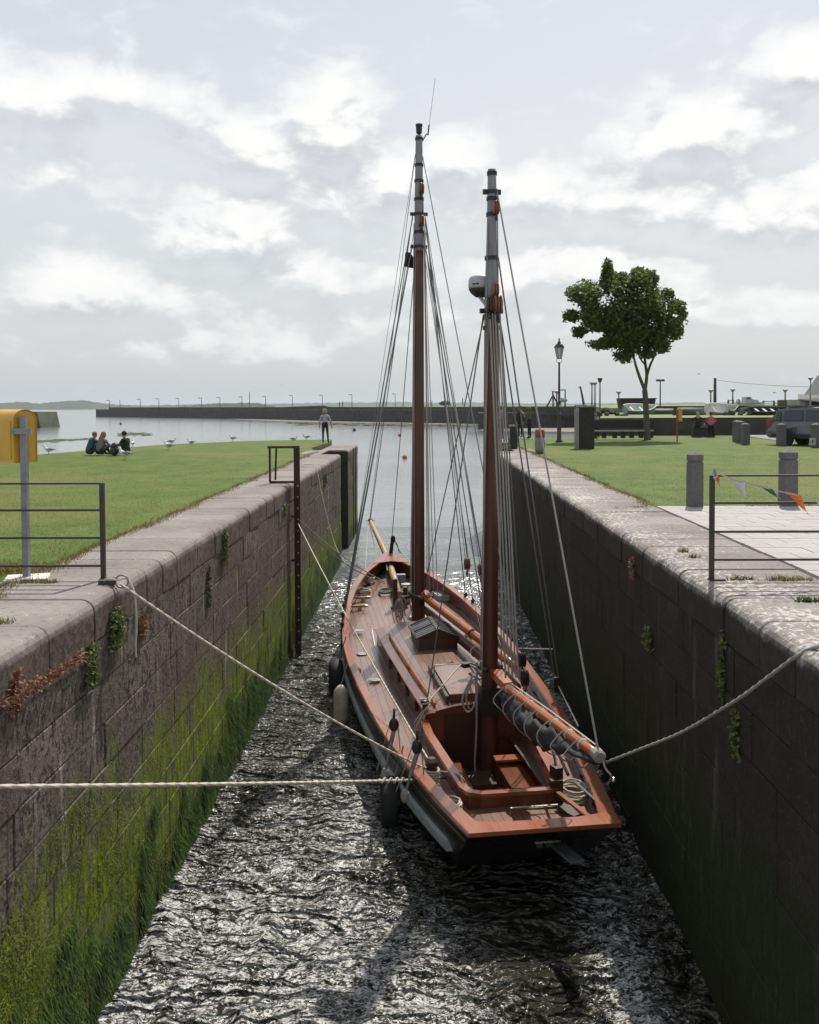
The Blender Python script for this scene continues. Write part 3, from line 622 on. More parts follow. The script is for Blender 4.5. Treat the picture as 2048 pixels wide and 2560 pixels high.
# cabin
def cw_(s): return itp([(3.9, .70), (5.5, .80), (7.5, .90), (9.2, .95)], s)
def ct(s): return itp([(4, 1.08), (9.2, 1.12)], s)
cab = MB()
for sg in (-1, 1): cab.grid([[(sg*cw_(s), s, zd(s)-.03), (sg*(cw_(s)-.03), s, ct(s)-.01)] for s in [4+i*.4 for i in range(14)]])
cab.grid([[(x*1., 9.2+.14*(1-(x/.95)**2), zd(9.2)-.03), (x*.97, 9.16+.14*(1-(x/.95)**2), ct(9.2)-.01+.10*(1-(x/.95)**2))] for x in [-.95+i*.19 for i in range(11)]])
cab.grid([[(x, 4.0, -.1), (x, 4.0, 1.07+.1*(1-(x/.7)**2))] for x in (-.7, -.35, 0, .35, .7)])
cabin = cab.build('cabin', M_VARN, boat)
for i in range(14):   # roof planks
    rr = []; u0, u1 = -1+i/7, -1+(i+1)/7
    for s in [3.95+j*.41 for j in range(14)]:
        wd = cw_(s)+.0; e = .0022; s2 = s
        a, b_ = u0*wd+e, u1*wd-e
        f_ = lambda x: ct(s)+.115*(1-(x/wd)**2)
        y_ = s+(.14*(1-((a+b_)/2/wd)**2) if s > 9 else 0)
        rr.append([(a, y_, f_(a)-.03), (a, y_, f_(a)), (b_, y_, f_(b_)), (b_, y_, f_(b_)-.03)])
    MB().grid(rr).build('roof_plank', M_DECK, cabin)
for sg in (-1, 1):   # roof edge trim, long grab rail, portholes
    MB().grid([[(sg*(cw_(s)+.03), s, ct(s)-.03), (sg*(cw_(s)+.035), s, ct(s)+.008), (sg*(cw_(s)-.11), s, ct(s)+.034), (sg*(cw_(s)-.11), s, ct(s)+.02)] for s in [3.9+j*.41 for j in range(14)]]).build('roof_edge', M_VARN, cabin)
    g_ = MB().tube([(sg*(cw_(s)-.15), s, ct(s)+.095) for s in [4.1+j*.36 for j in range(13)]], .022, 6)
    for j in range(5): s = 4.2+j*1.02; g_.box((sg*(cw_(s)-.15), s, ct(s)+.06), (.035, .12, .07))
    g_.build('grab_rail', M_BOOM, cabin)
    for s in (4.9, 5.7, 6.5, 7.4): MB().box((sg*(cw_(s)-.008), s, .905), (.03, .22, .13), -.11*sg*-1).build('porthole', M_GLASS, cabin)
# fore corner hoop rail
MB().tube(smoothpath([(-.99, 9.0, .74), (-1.0, 9.6, .98), (-.93, 9.75, 1.0), (-.7, 9.75, 1.0)]), .013, 6).build('corner_rail', M_IRON, cabin)
# skylight with gabled glazed lid
sk = MB().box((0, 7.65, 1.29), (.74, 1.06, .26)).build('skylight', M_DARKW, cabin)
MB().prism([(-.37, 1.42), (.37, 1.42), (0, 1.575)], 'y', 7.14, 8.16).build('skylight_gable', M_DARKW, sk)
for sg in (-1, 1):
    n_ = Vector((sg*.155, 0, .37)).normalized()
    def P(u, y, h): return Vector((sg*(.40*u), y, 1.415+.16*(1-u)))+n_*h
    MB().add([P(0.06, 7.16, .008), P(.98, 7.16, .008), P(.98, 8.14, .008), P(0.06, 8.14, .008)], [(0, 1, 2, 3)]).build('skylight_glass', M_GLASS, sk)
    fm = MB()
    for y0 in (7.12, 7.63, 8.15): fm.tube([P(0, y0, .016), P(1.03, y0, .016)], .028, 4)
    for u in (.02, 1.0): fm.tube([P(u, 7.1, .016), P(u, 8.18, .016)], .026, 4)
    fm.build('skylight_frame', M_DARKW, sk)
    br = MB()
    for y0 in (7.27, 7.38, 7.49, 7.78, 7.89, 8.0): br.tube([P(.06, y0, .035), P(.96, y0, .035)], .007, 5)
    br.build('guard_bars', M_STEEL, sk)
# companion hatch
h = MB().box((-.02, 4.98, 1.245), (.60, 1.62, .10)).build('sliding_hatch', M_DECK, cabin)
for sg in (-1, 1): MB().box((-.02+sg*.345, 5.0, 1.235), (.05, 1.75, .10)).build('hatch_slide', M_DARKW, cabin)
MB().box((-.02, 4.15, 1.28), (.62, .05, .06)).build('hatch_handle', M_VARN, cabin)
hp = [Bz(1085, 1722, 1.25), Bs(1086, 1663, Bz(1085, 1722, 1.25).y), Bs(1150, 1659, Bz(1085, 1722, 1.25).y+.1)]
MB().tube(hp, .013, 7).build('steel_hoop', M_STEEL, cabin)
bb = Bs(1166, 1662, 5.0); MB().box(bb, (.16, .12, .07), .4).box(bb+Vector((.1, -.25, -.12)), (.07, .34, .03), .3).tube([bb+Vector((.24, -.42, -.12)), bb+Vector((.24, -.42, -.34))], .02, 6).build('sheet_block', M_DARKW, boat)
# companionway, cockpit well, benches, engine box, tiller post
zf = .17
cp_ = MB(); cp_.add([(-.6, 1.3, zf), (.6, 1.3, zf), (.72, 3.99, zf), (-.72, 3.99, zf)], [(0, 1, 2, 3)])
path = [(-.73, 4.0), (-.74, 3.4), (-.60, 1.55), (-.55, 1.42), (-.44, 1.36), (.44, 1.36), (.55, 1.42), (.60, 1.55), (.74, 3.4), (.73, 4.0)]
cp_.grid([[(x*.95, y+.05, zf), (x*.95, y+.02, .95)] for x, y in path]); cp_.build('cockpit_well', M_VARN, boat)
def offs(P, d_):
    out = []
    for i, (x, y) in enumerate(P):
        a = P[max(i-1, 0)]; b_ = P[min(i+1, len(P)-1)]; tx, ty = b_[0]-a[0], b_[1]-a[1]; L = math.hypot(tx, ty); out.append((x-ty/L*d_, y+tx/L*d_))
    return out
pin, pout = offs(path, .035), offs(path, -.085)
def zc(y): return .93+.04*max(0, (y-2)/2)
co = MB().grid([[(b_[0], b_[1], zc(b_[1])-.03), (b_[0], b_[1], zc(b_[1])+.015), (a[0], a[1], zc(a[1])+.015), (a[0], a[1], zc(a[1])-.03)] for a, b_ in zip(pin, pout)]); coam = co.build('coaming_cap', M_RAIL, boat)
po2 = offs(path, -.05); MB().grid([[(x, y, zc(y)-.02), (x*1.02, y-.015, .60)] for x, y in po2]).build('coaming', M_VARN, boat)
MB().box((-.47, 2.75, .46), (.36, 1.6, .045)).box((-.31, 2.75, .30), (.03, 1.6, .30)).build('bench', M_VARN, boat)
MB().box((.42, 2.95, .46), (.36, 1.2, .045)).box((.26, 2.95, .30), (.03, 1.2, .30)).build('bench', M_VARN, boat)
MB().box((.40, 3.35, .56), (.40, .2, .03)).build('step_board', M_RAIL, boat)
MB().box((-.12, 3.97, .55), (.62, .04, 1.0)).build('companionway_shade_panel', M_DARKW, cabin)  # dark panel painting the shade of the open companionway
MB().box((-.02, 3.25, .25), (.36, .5, .16)).build('engine_cover', M_DARKW, boat)
MB().tube([(.0, 1.9, .2), (.0, 1.72, .62), (.3, 1.55, .62), (.3, 1.7, .18)], .014, 6).build('tiller_bar', M_IRON, boat)
MB().box((.02, 2.2, .27), (.36, .45, .2)).build('cockpit_locker', M_DARKW, boat)
# masts
def mast(name, base, top, rad, zsplit, parent):
    a, b_ = Vector(base), Vector(top); n = 22; lo, up_ = [], []
    ks = (zsplit-a.z)/(b_.z-a.z)
    P = [a.lerp(b_, ks*i/n) for i in range(n+1)]; m1 = MB().tube(P, [itp(rad, p.z) for p in P], 16).build(name, M_MAST, parent, True)
    P = [a.lerp(b_, ks+(1-ks)*i/8) for i in range(9)]; MB().tube(P, [itp(rad, p.z) for p in P], 16).build('painted_masthead', M_MTOP, m1, True); return m1
FB, FT = (.06, 10.1, .8), (.19, 10.5, 11.75)
fm = mast('fore_mast', FB, FT, [(.8, .155), (2, .142), (5, .128), (8, .115), (10, .10), (11.75, .075)], 9.2, boat)
MBs, MT = (.20, 3.72, -.2), (.235, 3.6, 9.28)
mz = mast('mizzen_mast', MBs, MT, [(-.2, .128), (2, .125), (5, .113), (7.3, .105), (8.4, .074), (9.28, .064)], 7.3, boat)
def onm(A, B_, z): A, B_ = Vector(A), Vector(B_); return A.lerp(B_, (z-A.z)/(B_.z-A.z))
def mband(z, r_, h, A, B_, par, ears=0.):
    c = onm(A, B_, z); mb = MB().lathe([(r_, -h/2), (r_+.012, -h/2), (r_+.012, h/2), (r_, h/2)], c, 16)
    if ears: mb.box(c+Vector((ears, 0, 0)), (.09, .05, .07)).box(c-Vector((ears, 0, 0)), (.09, .05, .07))
    mb.build('mast_band', M_BLACK, par)
for z, r_, e in ((11.1, .088, 0), (10.75, .093, 0), (10.35, .10, .0), (10.02, .104, .15), (9.62, .107, 0), (9.3, .112, .14), (11.68, .078, 0)): mband(z, r_, .06, FB, FT, fm, e)
for z, r_, e in ((9.22, .064, 0), (8.95, .068, .09), (8.85, .07, 0), (8.62, .073, 0), (7.98, .094, 0), (7.2, .112, .13), (6.95, .115, 0)): mband(z, r_, .055, MBs, MT, mz, e)
c = Vector(FT); MB().lathe([(.03, 0), (.03, .03), (.065, .06), (.07, .2), (.078, .21), (.078, .25), (.02, .26)], c, 12).build('masthead_lamp', M_BLACK, fm)
tipp = Bs(1088, 197, 10.5); MB().tube([c+Vector((.06, 0, -.14)), c+Vector((.17, 0, .05)), c+Vector((.2, 0, .02))], .014, 6).tube([c+Vector((.2, 0, .02)), c+Vector((.225, 0, .25))], .016, 6).tube([c+Vector((.225, 0, .22)), tipp], .0045, 5).build('whip_antenna', M_BLACK, fm)
# burgee flag
f0_, f1_ = Bs(1013, 632, 10.5), Bs(1011, 668, 10.5); rr = []
for i in range(9):
    u = i/8; rr.append([f0_.lerp(f1_, v)*1.0+Vector((u*.33, -.06*math.sin(u*7), -.17*u+(.05*math.sin(u*5)))) if v < .5 else f0_.lerp(f1_, v)+Vector((u*.33, -.06*math.sin(u*7+1), -.02*u)) for v in (0, .4, .7, 1)])
MB().grid(rr).build('flag', M_SAIL, fm)
# radar dome on the mizzen
rc = Vector((.115, 3.84, 7.60)); rd = MB().lathe([(.02, -.05), (.175, -.045), (.19, -.02), (.185, .09), (.16, .135), (.11, .15), (.02, .155)], rc, 20).build('radar_dome', M_WHITE, mz, True)
MB().lathe([(.08, -.17), (.15, -.11), (.185, -.05), (.02, -.045)], rc, 20).build('radar_base', M_SLAB, rd, True); MB().tube([rc+Vector((-.02, 0, -.16)), Vector((.2, 3.68, 7.25))], .03, 6).build('radar_bracket', M_WHITE, rd)
MB().box(rc+Vector((-.13, -.132, .01)), (.045, .012, .022), -.7).box(rc+Vector((-.085, -.164, .01)), (.045, .012, .022), -.45).build('radar_mark', M_BLACK, rd)
# blocks: oval wooden cheeks with a strap and sheave
def block(p, sc_=1., par=boat, mat=M_BLOCK, rz=0.):
    p = Vector(p); mb = MB()
    for o_ in (-.032, 0.0, .032): mb.lathe([(.0, -.018), (.055, -.015), (.075, 0), (.055, .012), (.0, .014)], (p.x+o_*sc_*math.cos(rz), p.y+o_*sc_*math.sin(rz), p.z), 14, 'x', .85*sc_, 1.35*sc_) if False else mb.ball((p.x+o_*sc_, p.y, p.z), (.022*sc_, .062*sc_, .105*sc_), 10, 8)
    b_ = mb.build('pulley_block', mat, par, True); MB().tube([p+Vector((0, 0, -.10*sc_)), p+Vector((0, 0, -.2*sc_))], .014*sc_, 6).ball(p+Vector((0, 0, -.16*sc_)), .024*sc_, 8, 6).build('shackle', M_BLACK, b_); return b_
for z in (10.55, 9.85): block(onm(FB, FT, z)+Vector((.03, -.15, 0)), 1.25, fm)
for z in (8.95, 7.75): block(onm(MBs, MT, z)+Vector((.03, -.14, -.25)), 1.0, mz)
block(onm(MBs, MT, 7.28)+Vector((.06, -.17, 0)), 1.35, mz); block(onm(MBs, MT, 7.28)+Vector((-.06, -.16, 0)), 1.25, mz, M_DARKW)
# main boom and gaff lowered on deck
def spar(name, a, b_, r0, r1, mat, n=10, tip=.6):
    a, b_ = Vector(a), Vector(b_); return MB().tube([a, a.lerp(b_, .1), a.lerp(b_, .5), a.lerp(b_, .9), b_], [r0*.8, r0, (r0+r1)/2*1.08, r1, r1*tip], n).build(name, mat, boat, True)
ga = Bs(1055, 1487, 10.0); gb = Bs(1292, 1668, 4.4); g1 = spar('gaff', ga, gb, .085, .075, M_BOOM, 8)
ba = Bs(1058, 1520, 9.9); bb_ = Bs(1296, 1718, 4.2); b1 = spar('main_boom', ba, bb_, .085, .085, M_MAST)
MB().tube([ga+Vector((.16, -.35, .02)), ga+Vector((.1, .1, .03)), ga+Vector((-.1, .32, .05)), ga+Vector((-.26, .22, .05)), ga+Vector((-.25, -.05, .02)), ga+Vector((-.02, -.4, -.02))], [.05, .06, .055, .055, .05, .04], 8).build('gaff_jaw', M_DARKW, g1, True)
MB().box(ga.lerp(gb, .07)+Vector((0, 0, .10)), (.10, .5, .06), -.05).build('jaw_chock', M_BOOM, g1)
for u in (.62, .78): q = ga.lerp(gb, u); MB().lathe([(.09, -.02), (.1, -.02), (.1, .02), (.09, .02)], q, 12, 'y').build('rope_lashing', M_BLACK, g1)
q = ba.lerp(bb_, .63); MB().lathe([(.092, -.012), (.106, 0), (.092, .012)], q, 12, 'y').build('rope_lashing', M_ROPE, b1)
for u in (.10, .14): MB().tube([ga.lerp(gb, u)+Vector((0, 0, .08)), ga.lerp(gb, u)+Vector((0, 0, .2))], .012, 6).ball(ga.lerp(gb, u)+Vector((0, 0, .14)), .03, 8, 6).build('shackle', M_STEEL, g1)
# mizzen boom, jaws, furled sail with lacing
ja = Bs(1262, 1716, 3.0); jb = Bs(1500, 1893, -.3); mbm = spar('mizzen_boom', ja, jb, .07, .06, M_BOOM, 12, .9)
jc = onm(MBs, MT, 1.86)
MB().tube([jc+Vector((.17*math.cos(a_), .17*math.sin(a_), .02*math.sin(a_))) for a_ in [R(-40+i*24) for i in range(13)]], .035, 8).build('boom_jaw', M_DARKW, mbm, True)
MB().prism([(jc.x-.02, jc.y-.14), (jc.x+.15, jc.y-.10), (ja.x+.09, ja.y-.1), (ja.x-.05, ja.y-.14)], 'z', ja.z-.02, ja.z+.09).build('jaw_chock', M_BOOM, mbm)
rows = []; dirb = (jb-ja)
for i in range(81):
    u = i/80; c = ja+dirb*(.0+.97*u); fat = (.13+.15*math.sin(math.pi*min(1, u*1.15+.06))**.7)*(1-.55*max(0, u-.72)/.28); row = []
    for k in range(15):
        a_ = 2*math.pi*k/14; wob = 1+.19*math.sin(3*a_+u*13)+.16*math.sin(5*a_-u*29)+.13*math.sin(u*47+a_)+.10*math.sin(u*83-2*a_)
        row.append(c+Vector((-.10*math.sin(math.pi*u)+math.cos(a_)*.095*wob*(1 if 0 < i < 80 else .2), 0, -.05-fat*.5+math.sin(a_)*fat*.55*wob*(1 if 0 < i < 80 else .3))))
    rows.append(row)
MB().grid(rows).build('furled_sail', M_SAIL, boat, True)
for u in (.07, .2, .33, .46, .60, .74, .86):
    c = ja+dirb*u; hh = .13+.15*math.sin(math.pi*min(1, u*1.15+.06))**.7*(1-.4*max(0, u-.72)/.28)
    MB().tube(smoothpath([c+Vector((.02, .02, .08)), c+Vector((-.10, 0, .03)), c+Vector((-.235, -.02, -.10)), c+Vector((-.21, -.06, -hh*.9)), c+Vector((-.02, -.03, -hh-.12)), c+Vector((.12, .03, -.15)), c+Vector((.075, .03, .03)), c+Vector((.0, .06, .08))], 5), .0085, 6).build('sail_lacing', M_ROPEG, mbm)
    MB().lathe([(.066, -.02), (.078, 0), (.066, .02)], c, 10, 'y').build('lacing_turn', M_ROPE, mbm)
MB().tube([ja+dirb*.05+Vector((.05, 0, .075)), ja+dirb*.5+Vector((.055, 0, .08)), ja+dirb*.93+Vector((.05, 0, .065))], .009, 6).build('lacing_line', M_ROPE, mbm)
MB().lathe([(.055, -.08), (.075, -.05), (.07, 0), (.075, .05), (.06, .09)], jb+Vector((0, .06, 0)), 12, 'y').build('boom_end_lashing', M_ROPEG, mbm)
MB().tube(smoothpath([jb+Vector((.02, 0, .02)), jb+Vector((.06, -.02, -.12)), jb+Vector((.12, -.04, -.2)), jb+Vector((.08, -.02, -.3))], 4), .014, 6).ball(jb+Vector((.14, -.04, -.24)), .03, 8, 6).build('hanging_shackle', M_STEEL, mbm)
# bowsprit
ha = Bz(998, 1487, 1.25); hbp = Bs(926, 1302, 19.0); mid = Bs(972, 1402, 15.6)
bsp = MB().tube([ha, ha.lerp(mid, .5), mid, mid.lerp(hbp, .5), hbp], [.085, .09, .088, .075, .055], 12).build('bowsprit', M_SPRIT, boat, True)
MB().lathe([(.055, -.05), (.072, -.04), (.072, .04), (.055, .05)], hbp, 12, 'y').tube([hbp+Vector((-.14, 0, .0)), hbp+Vector((.14, 0, .0))], .012, 6).build('cranse_iron', M_BLACK, bsp)
MB().lathe([(.075, -.03), (.1, -.03), (.1, .03), (.075, .03)], ha+Vector((0, -.02, 0)), 12, 'y').build('heel_ring', M_STEEL, bsp)
hb_ = Vector((ha.x-.02, ha.y-.18, zd(12.2))); MB().box(hb_+Vector((-.1, 0, .3)), (.11, .13, .85)).box(hb_+Vector((.14, .02, .22)), (.10, .12, .6)).box(hb_+Vector((0, .03, -.0)), (.4, .2, .1)).build('bowsprit_bitts', M_DARKW, boat)
MB().box(ha+Vector((-.15, .75, -.35)), (.07, 1.6, .09), .07).build('bitt_knee', M_DARKW, boat)
st = Bs(980, 1352, 15.5); MB().tube(smoothpath([(st.x, 15.5, 1.68), (st.x+.02, 15.5, 1.95), (st.x+.05, 15.5, 2.12), (st.x+.04, 15.5, 2.2)]), [.05]*18+[.03], 8).build('stemhead_fitting', M_BLACK, boat) if False else MB().tube([(st.x-.03, 15.5, 1.70), (st.x, 15.5, 1.95), (st.x+.02, 15.5, 2.15)], [.055, .05, .04], 8).ball((st.x+.03, 15.5, 2.1), (.07, .05, .11), 10, 6).build('stemhead_fitting', M_BLACK, boat)
MB().tube(smoothpath([(st.x+.03, 15.5, 2.15), (st.x+.14, 15.5, 1.95), (st.x+.2, 15.45, 1.72)]), .012, 6).tube([(st.x+.03, 15.5, 2.1), (st.x+.25, 15.4, 1.7)], .008, 5).build('stay_strop', M_BLACK, boat)
bc = Vector((.0, 15.25, zr(15.1)+.03)); MB().add([(-.5, 14.55, zr(14.6)+.028), (.5, 14.55, zr(14.6)+.028), (.27, 15.1, zr(15.1)+.03), (.06, 15.56, zr(15.5)+.032), (-.06, 15.56, zr(15.5)+.032), (-.27, 15.1, zr(15.1)+.03), (0, 14.75, zr(14.7)+.028)], [(0, 6, 5), (6, 1, 2), (5, 6, 2), (5, 2, 3, 4)]).build('breasthook', M_RAIL, boat)
# foredeck gear: windlass, capstan post, dinghy-like white hatch, fairlead rings, rail cleats
wl = Bz(1003, 1466, 1.1); MB().box(wl+Vector((0, 0, .12)), (.22, .2, .4)).build('capstan_post', M_IRON, boat)
wl2 = Bz(1008, 1500, 1.0); MB().lathe([(.12, -.1), (.12, .06), (.06, .1), (.06, .2), (.13, .24), (.13, .28), (.02, .3)], wl2+Vector((.08, 0, .12)), 14).box(wl2+Vector((.02, -.25, .1)), (.22, .3, .3)).build('windlass', M_WHITE, boat)
wh = Bz(1104, 1490, 1.05); MB().box(wh, (.34, .62, .14), .12).build('deck_box', M_WHITE, boat); MB().box(wh+Vector((0, 0, .078)), (.26, .5, .02), .12).build('box_lid', M_IRON, boat)
MB().lathe([(.07, 0), (.07, .16), (.1, .22), (.04, .24)], Bz(1085, 1476, 1.0), 12).build('deck_vent', M_STEEL, boat)
for sx_, sy_, z in ((897, 1577, .90), (905, 1635, .78), (937, 1700, .75), (1031, 1542, .95)):
    MB().lathe([(.075, 0), (.105, .004), (.115, .02), (.08, .024), (.01, .02)], Bz(sx_, sy_, z)+Vector((0, 0, -.005)), 18).build('deck_plate', M_STEEL, boat)
p = Bz(893, 1672, .86); MB().tube([p+Vector((-.12, .0, .1)), p+Vector((0, 0, .02))], .012, 6).ball(p+Vector((.03, -.05, -.02)), (.05, .1, .05), 8, 6).build('rail_toggle', M_SPRIT, boat)
for s in (11.9, 12.6):
    MB().lathe([(.02, -.2), (.035, -.12), (.03, 0), (.035, .12), (.02, .2)], (-hb(s)+.28, s, zd(s)+.12), 8, 'x').box((-hb(s)+.28, s, zd(s)+.05), (.08, .08, .12)).build('mooring_cleat', M_SPRIT, boat)
# quarter bitts with turns, stern hoop, gallows, transom fittings
bq = Bz(1080, 1968, .68)
MB().lathe([(.075, -.06), (.075, .28), (.09, .30), (.09, .36), (.05, .40)], bq, 14).box(bq+Vector((0, 0, -.02)), (.3, .24, .05), .2).tube([bq+Vector((-.2, 0, .12)), bq+Vector((.2, .0, .12))], .02, 6).build('quarter_bitt', M_DARKW, boat)
tb = MB()
for k in range(5): tb.tube([bq+Vector((.095*math.cos(a_), .095*math.sin(a_), .10+.034*k+.004*math.sin(2*a_))) for a_ in [R(i*24) for i in range(16)]], .016, 6)
tb.build('rope_turns', M_ROPE, boat)
MB().tube(smoothpath([bq+Vector((.08, .05, .2)), Bz(1140, 1935, .95), Bz(1160, 1950, .97), Bz(1172, 1972, .75)], 6), .013, 6).build('bitt_line', M_ROPEG, boat)
sb = Bz(1400, 2020, .70); MB().box(sb+Vector((-.02, .1, .15)), (.16, .1, .36)).box(sb+Vector((.02, .22, .34)), (.1, .16, .22), .3).build('sheet_horse_post', M_DARKW, boat)
MB().tube([sb+Vector((.02, .2, .42)), sb+Vector((.05, .62, .72)), Vector((.42, .5, 1.45))], .02, 6).build('mizzen_sheet', M_DARKW, boat)
hz0, hz1 = Bz(1277, 2045, .72), Bz(1394, 2036, .72)
MB().tube([hz0, hz0+Vector((0, 0, .12)), hz1+Vector((0, 0, .12)), hz1], .014, 7).build('sheet_horse', M_STEEL, boat)
MB().box((.62, .75, .93), (.06, .95, .03), .22).build('stern_board', M_RAIL, boat); MB().box((.6, 1.0, .76), (.16, .3, .07), .5).build('stern_chock', M_DARKW, boat)
MB().box((.79, 1.0, zr(.9)+.024), (.035, .6, .008), .13).build('slot_shade_strip', M_BLACK, boat)  # black strip on the cap paints the darkness of an open slot
tz = zr(0); MB().box((.03, .08, tz-.14), (.30, .16, .02)).build('transom_bracket', M_STEEL, boat)
for dx_ in (-.06, .05): MB().box((.03+dx_, .14, tz-.21), (.06, .05, .10), .2).build('rudder_pintle', M_STEEL, boat)
MB().box((.33, .30, tz-.42), (.17, .5, .03), .25).build('boarding_step', M_IRON, boat)
# port shroud tackles standing on the quarter
for (sx_, sy_), (ex_, ey_) in (((985, 1812), (963, 1935)), ((1043, 1868), (1013, 1990))):
    a = Bs(sx_, sy_, Bz(sx_, sy_, 1.05).y-.9); b_ = Bs(ex_, ey_, a.y-.02)
    ta = MB().ball(a, (.07, .05, .10), 12, 8).tube([a+Vector((0, 0, .09)), a+Vector((.01, .02, .22))], .018, 6).build('tackle_block', M_BLACK, boat, True)
    MB().tube([a+Vector((0, 0, -.08)), a.lerp(b_, .6)], .032, 7).tube([a.lerp(b_, .6), b_], .018, 6).build('tackle_falls', M_IRON, ta)
    MB().tube([a+Vector((-.06, 0, .02)), b_+Vector((-.1, .15, 0))], .007, 5).tube([a+Vector((.06, 0, -.05)), a+Vector((.1, .1, -.42))], .008, 5).ball(b_, (.06, .05, .09), 10, 6).build('tackle_line', M_ROPEG, ta)
# cabin corner post with a coil of pale line
cq = Bz(1063, 1772, 1.1); MB().lathe([(.04, -.25), (.045, .08), (.07, .1), (.07, .14), (.03, .15)], cq, 10).build('coil_post', M_DARKW, boat)
cl = MB()
for k in range(9):
    ww = .05+.022*k; x0 = cq+Vector((.02, -.05, .05)); ln = .52+.05*(k % 4)
    cl.tube(smoothpath([x0, x0+Vector((-ww*.9, -.03, -ln*.5)), x0+Vector((-ww*.5+.02, -.04, -ln)), x0+Vector((ww*.5, -.03, -ln*.96)), x0+Vector((ww*.6, -.03, -ln*.45)), x0], 5), .008, 5)
cl.tube([cq+Vector((.075*math.cos(R(i*30)), .075*math.sin(R(i*30)), .05+.006*i)) for i in range(26)], .013, 6); cl.build('hanging_coil', M_ROPE, boat)
MB().tube([cq+Vector((.02, 0, .08)), bb+Vector((-.08, 0, .02))], .013, 6).build('hatch_line', M_ROPE, boat)
a = onm(MBs, MT, 1.75)+Vector((-.28, -.1, .0)); MB().tube(smoothpath([a, a+Vector((-.16, 0, -.35)), a+Vector((-.08, 0, -.55)), a+Vector((.04, 0, -.4)), a+Vector((.03, 0, -.05)), a+Vector((-.1, 0, -.3)), a+Vector((-.06, 0, -.5))], 6), .016, 6).build('loop_line', M_ROPEG, boat)
MB().tube(smoothpath([a+Vector((.06, 0, .2)), a+Vector((.05, -.02, -.8)), a+Vector((.02, -.05, -1.4)), a+Vector((.12, -.1, -1.75))], 6), .016, 6).build('fall_line', M_ROPEG, boat)
MB().box(onm(MBs, MT, 1.35)+Vector((0, -.02, 0)), (.30, .30, .42)).build('mast_leather', M_BLACK, mz)
# fore mast foot: coils of halyards and belayed lines
fc = onm(FB, FT, 1.55)+Vector((-.36, -.12, 0)); cl = MB()
for k in range(13):
    o_ = Vector((random.uniform(-.14, .12), random.uniform(-.06, .06), random.uniform(-.05, .08))); ln = random.uniform(.3, .62); ww = random.uniform(.05, .12)
    cl.tube(smoothpath([fc+o_, fc+o_+Vector((-ww, 0, -ln*.5)), fc+o_+Vector((0, .02, -ln)), fc+o_+Vector((ww, 0, -ln*.5)), fc+o_], 4), .008, 5)
cl.build('halyard_coils', M_ROPEG, fm)
MB().box(onm(FB, FT, 1.6)+Vector((-.25, -.02, 0)), (.3, .06, .05)).build('pin_rail', M_DARKW, fm)
# rigging lines: (top point, bottom point, radius)
def FM(z, dx_=0., dy_=0.): return onm(FB, FT, z)+Vector((dx_, dy_, 0))
def MZ(z, dx_=0., dy_=0.): return onm(MBs, MT, z)+Vector((dx_, dy_, 0))
lines = []
for s, z, dz_ in ((11.6, 9.95, .0), (11.1, 9.95, 0), (10.4, 9.35, 0), (9.7, 9.35, 0)):
    lines.append(('shroud', FM(z, -.14), Vector((-hb(s)-.02, s, zr(s)+.02)), .0115, M_WIRE)); lines.append(('shroud', FM(z, .14), Vector((hb(s)+.02, s, zr(s)+.02)), .0115, M_WIRE))
lines += [('topmast_stay', FM(11.35, -.08), hbp+Vector((-.02, 0, .05)), .007, M_WIRE), ('forestay', FM(10.0, -.14), hbp+Vector((.0, 0, .06)), .011, M_WIRE), ('inner_forestay', FM(9.3, -.06), Vector((st.x, 15.5, 2.12)), .010, M_WIRE),
          ('jib_halyard', FM(11.3, -.09), Vector((-1.46, 11.3, 1.15)), .005, M_WIRE), ('jib_halyard', FM(9.7, -.1), Vector((-1.5, 10.9, 1.15)), .006, M_WIRE),
          ('bobstay', hbp+Vector((-.05, 0, 0)), Vector((-.05, 15.6, .6)), .009, M_ROPE), ('bowsprit_shroud', hbp+Vector((-.06, 0, 0)), Vector((-.75, 14.2, 1.2)), .008, M_ROPE), ('bowsprit_shroud', hbp+Vector((.06, 0, 0)), Vector((.8, 14.1, 1.3)), .008, M_ROPE),
          ('springstay', MZ(7.15, -.1), FM(1.75, .12), .010, M_WIRE), ('mizzen_shroud', MZ(7.15, -.12), cq+Vector((.03, 0, .1)), .010, M_WIRE)]
for z, dx_, o_ in ((9.2, -.12, -.10), (9.8, -.12, -.17), (10.3, -.06, -.2), (9.9, .13, .18), (9.2, .12, .25), (9.6, .1, .33), (10.4, .08, .42)):
    lines.append(('halyard', FM(z, dx_, -.06), FM(1.5, o_, -.12), .0085, M_ROPEG))
# peak lines with hanging blocks
pa, pb = Bs(1168, 1410, 7.2), Bs(1203, 1425, 7.0)
lines += [('peak_line', FM(9.55, .1, -.1), pa+Vector((-.03, 0, .1)), .008, M_ROPEG), ('peak_line', FM(9.2, .1, -.1), pa+Vector((.03, 0, .1)), .008, M_ROPEG), ('peak_line', FM(10.0, .12, -.1), pb+Vector((-.02, 0, .1)), .008, M_ROPEG), ('peak_line', FM(9.6, .14, -.1), pb+Vector((.03, 0, .1)), .009, M_ROPEG),
          ('peak_fall', pa+Vector((0, 0, -.2)), ga.lerp(gb, .72), .006, M_WIRE), ('peak_fall', pb+Vector((0, 0, -.2)), ga.lerp(gb, .9), .006, M_WIRE), ('topping_lift', FM(11.3, .08), gb+Vector((.05, 0, .1)), .010, M_WIRE), ('throat_line', FM(9.3, .1, -.1), ga.lerp(gb, .1)+Vector((0, 0, .2)), .008, M_ROPEG)]
block(pa, 1.15, boat); block(pb, 1.15, boat)
q1, q2 = Bs(1303, 1706, 3.2), Bs(1310, 1665, 3.3)
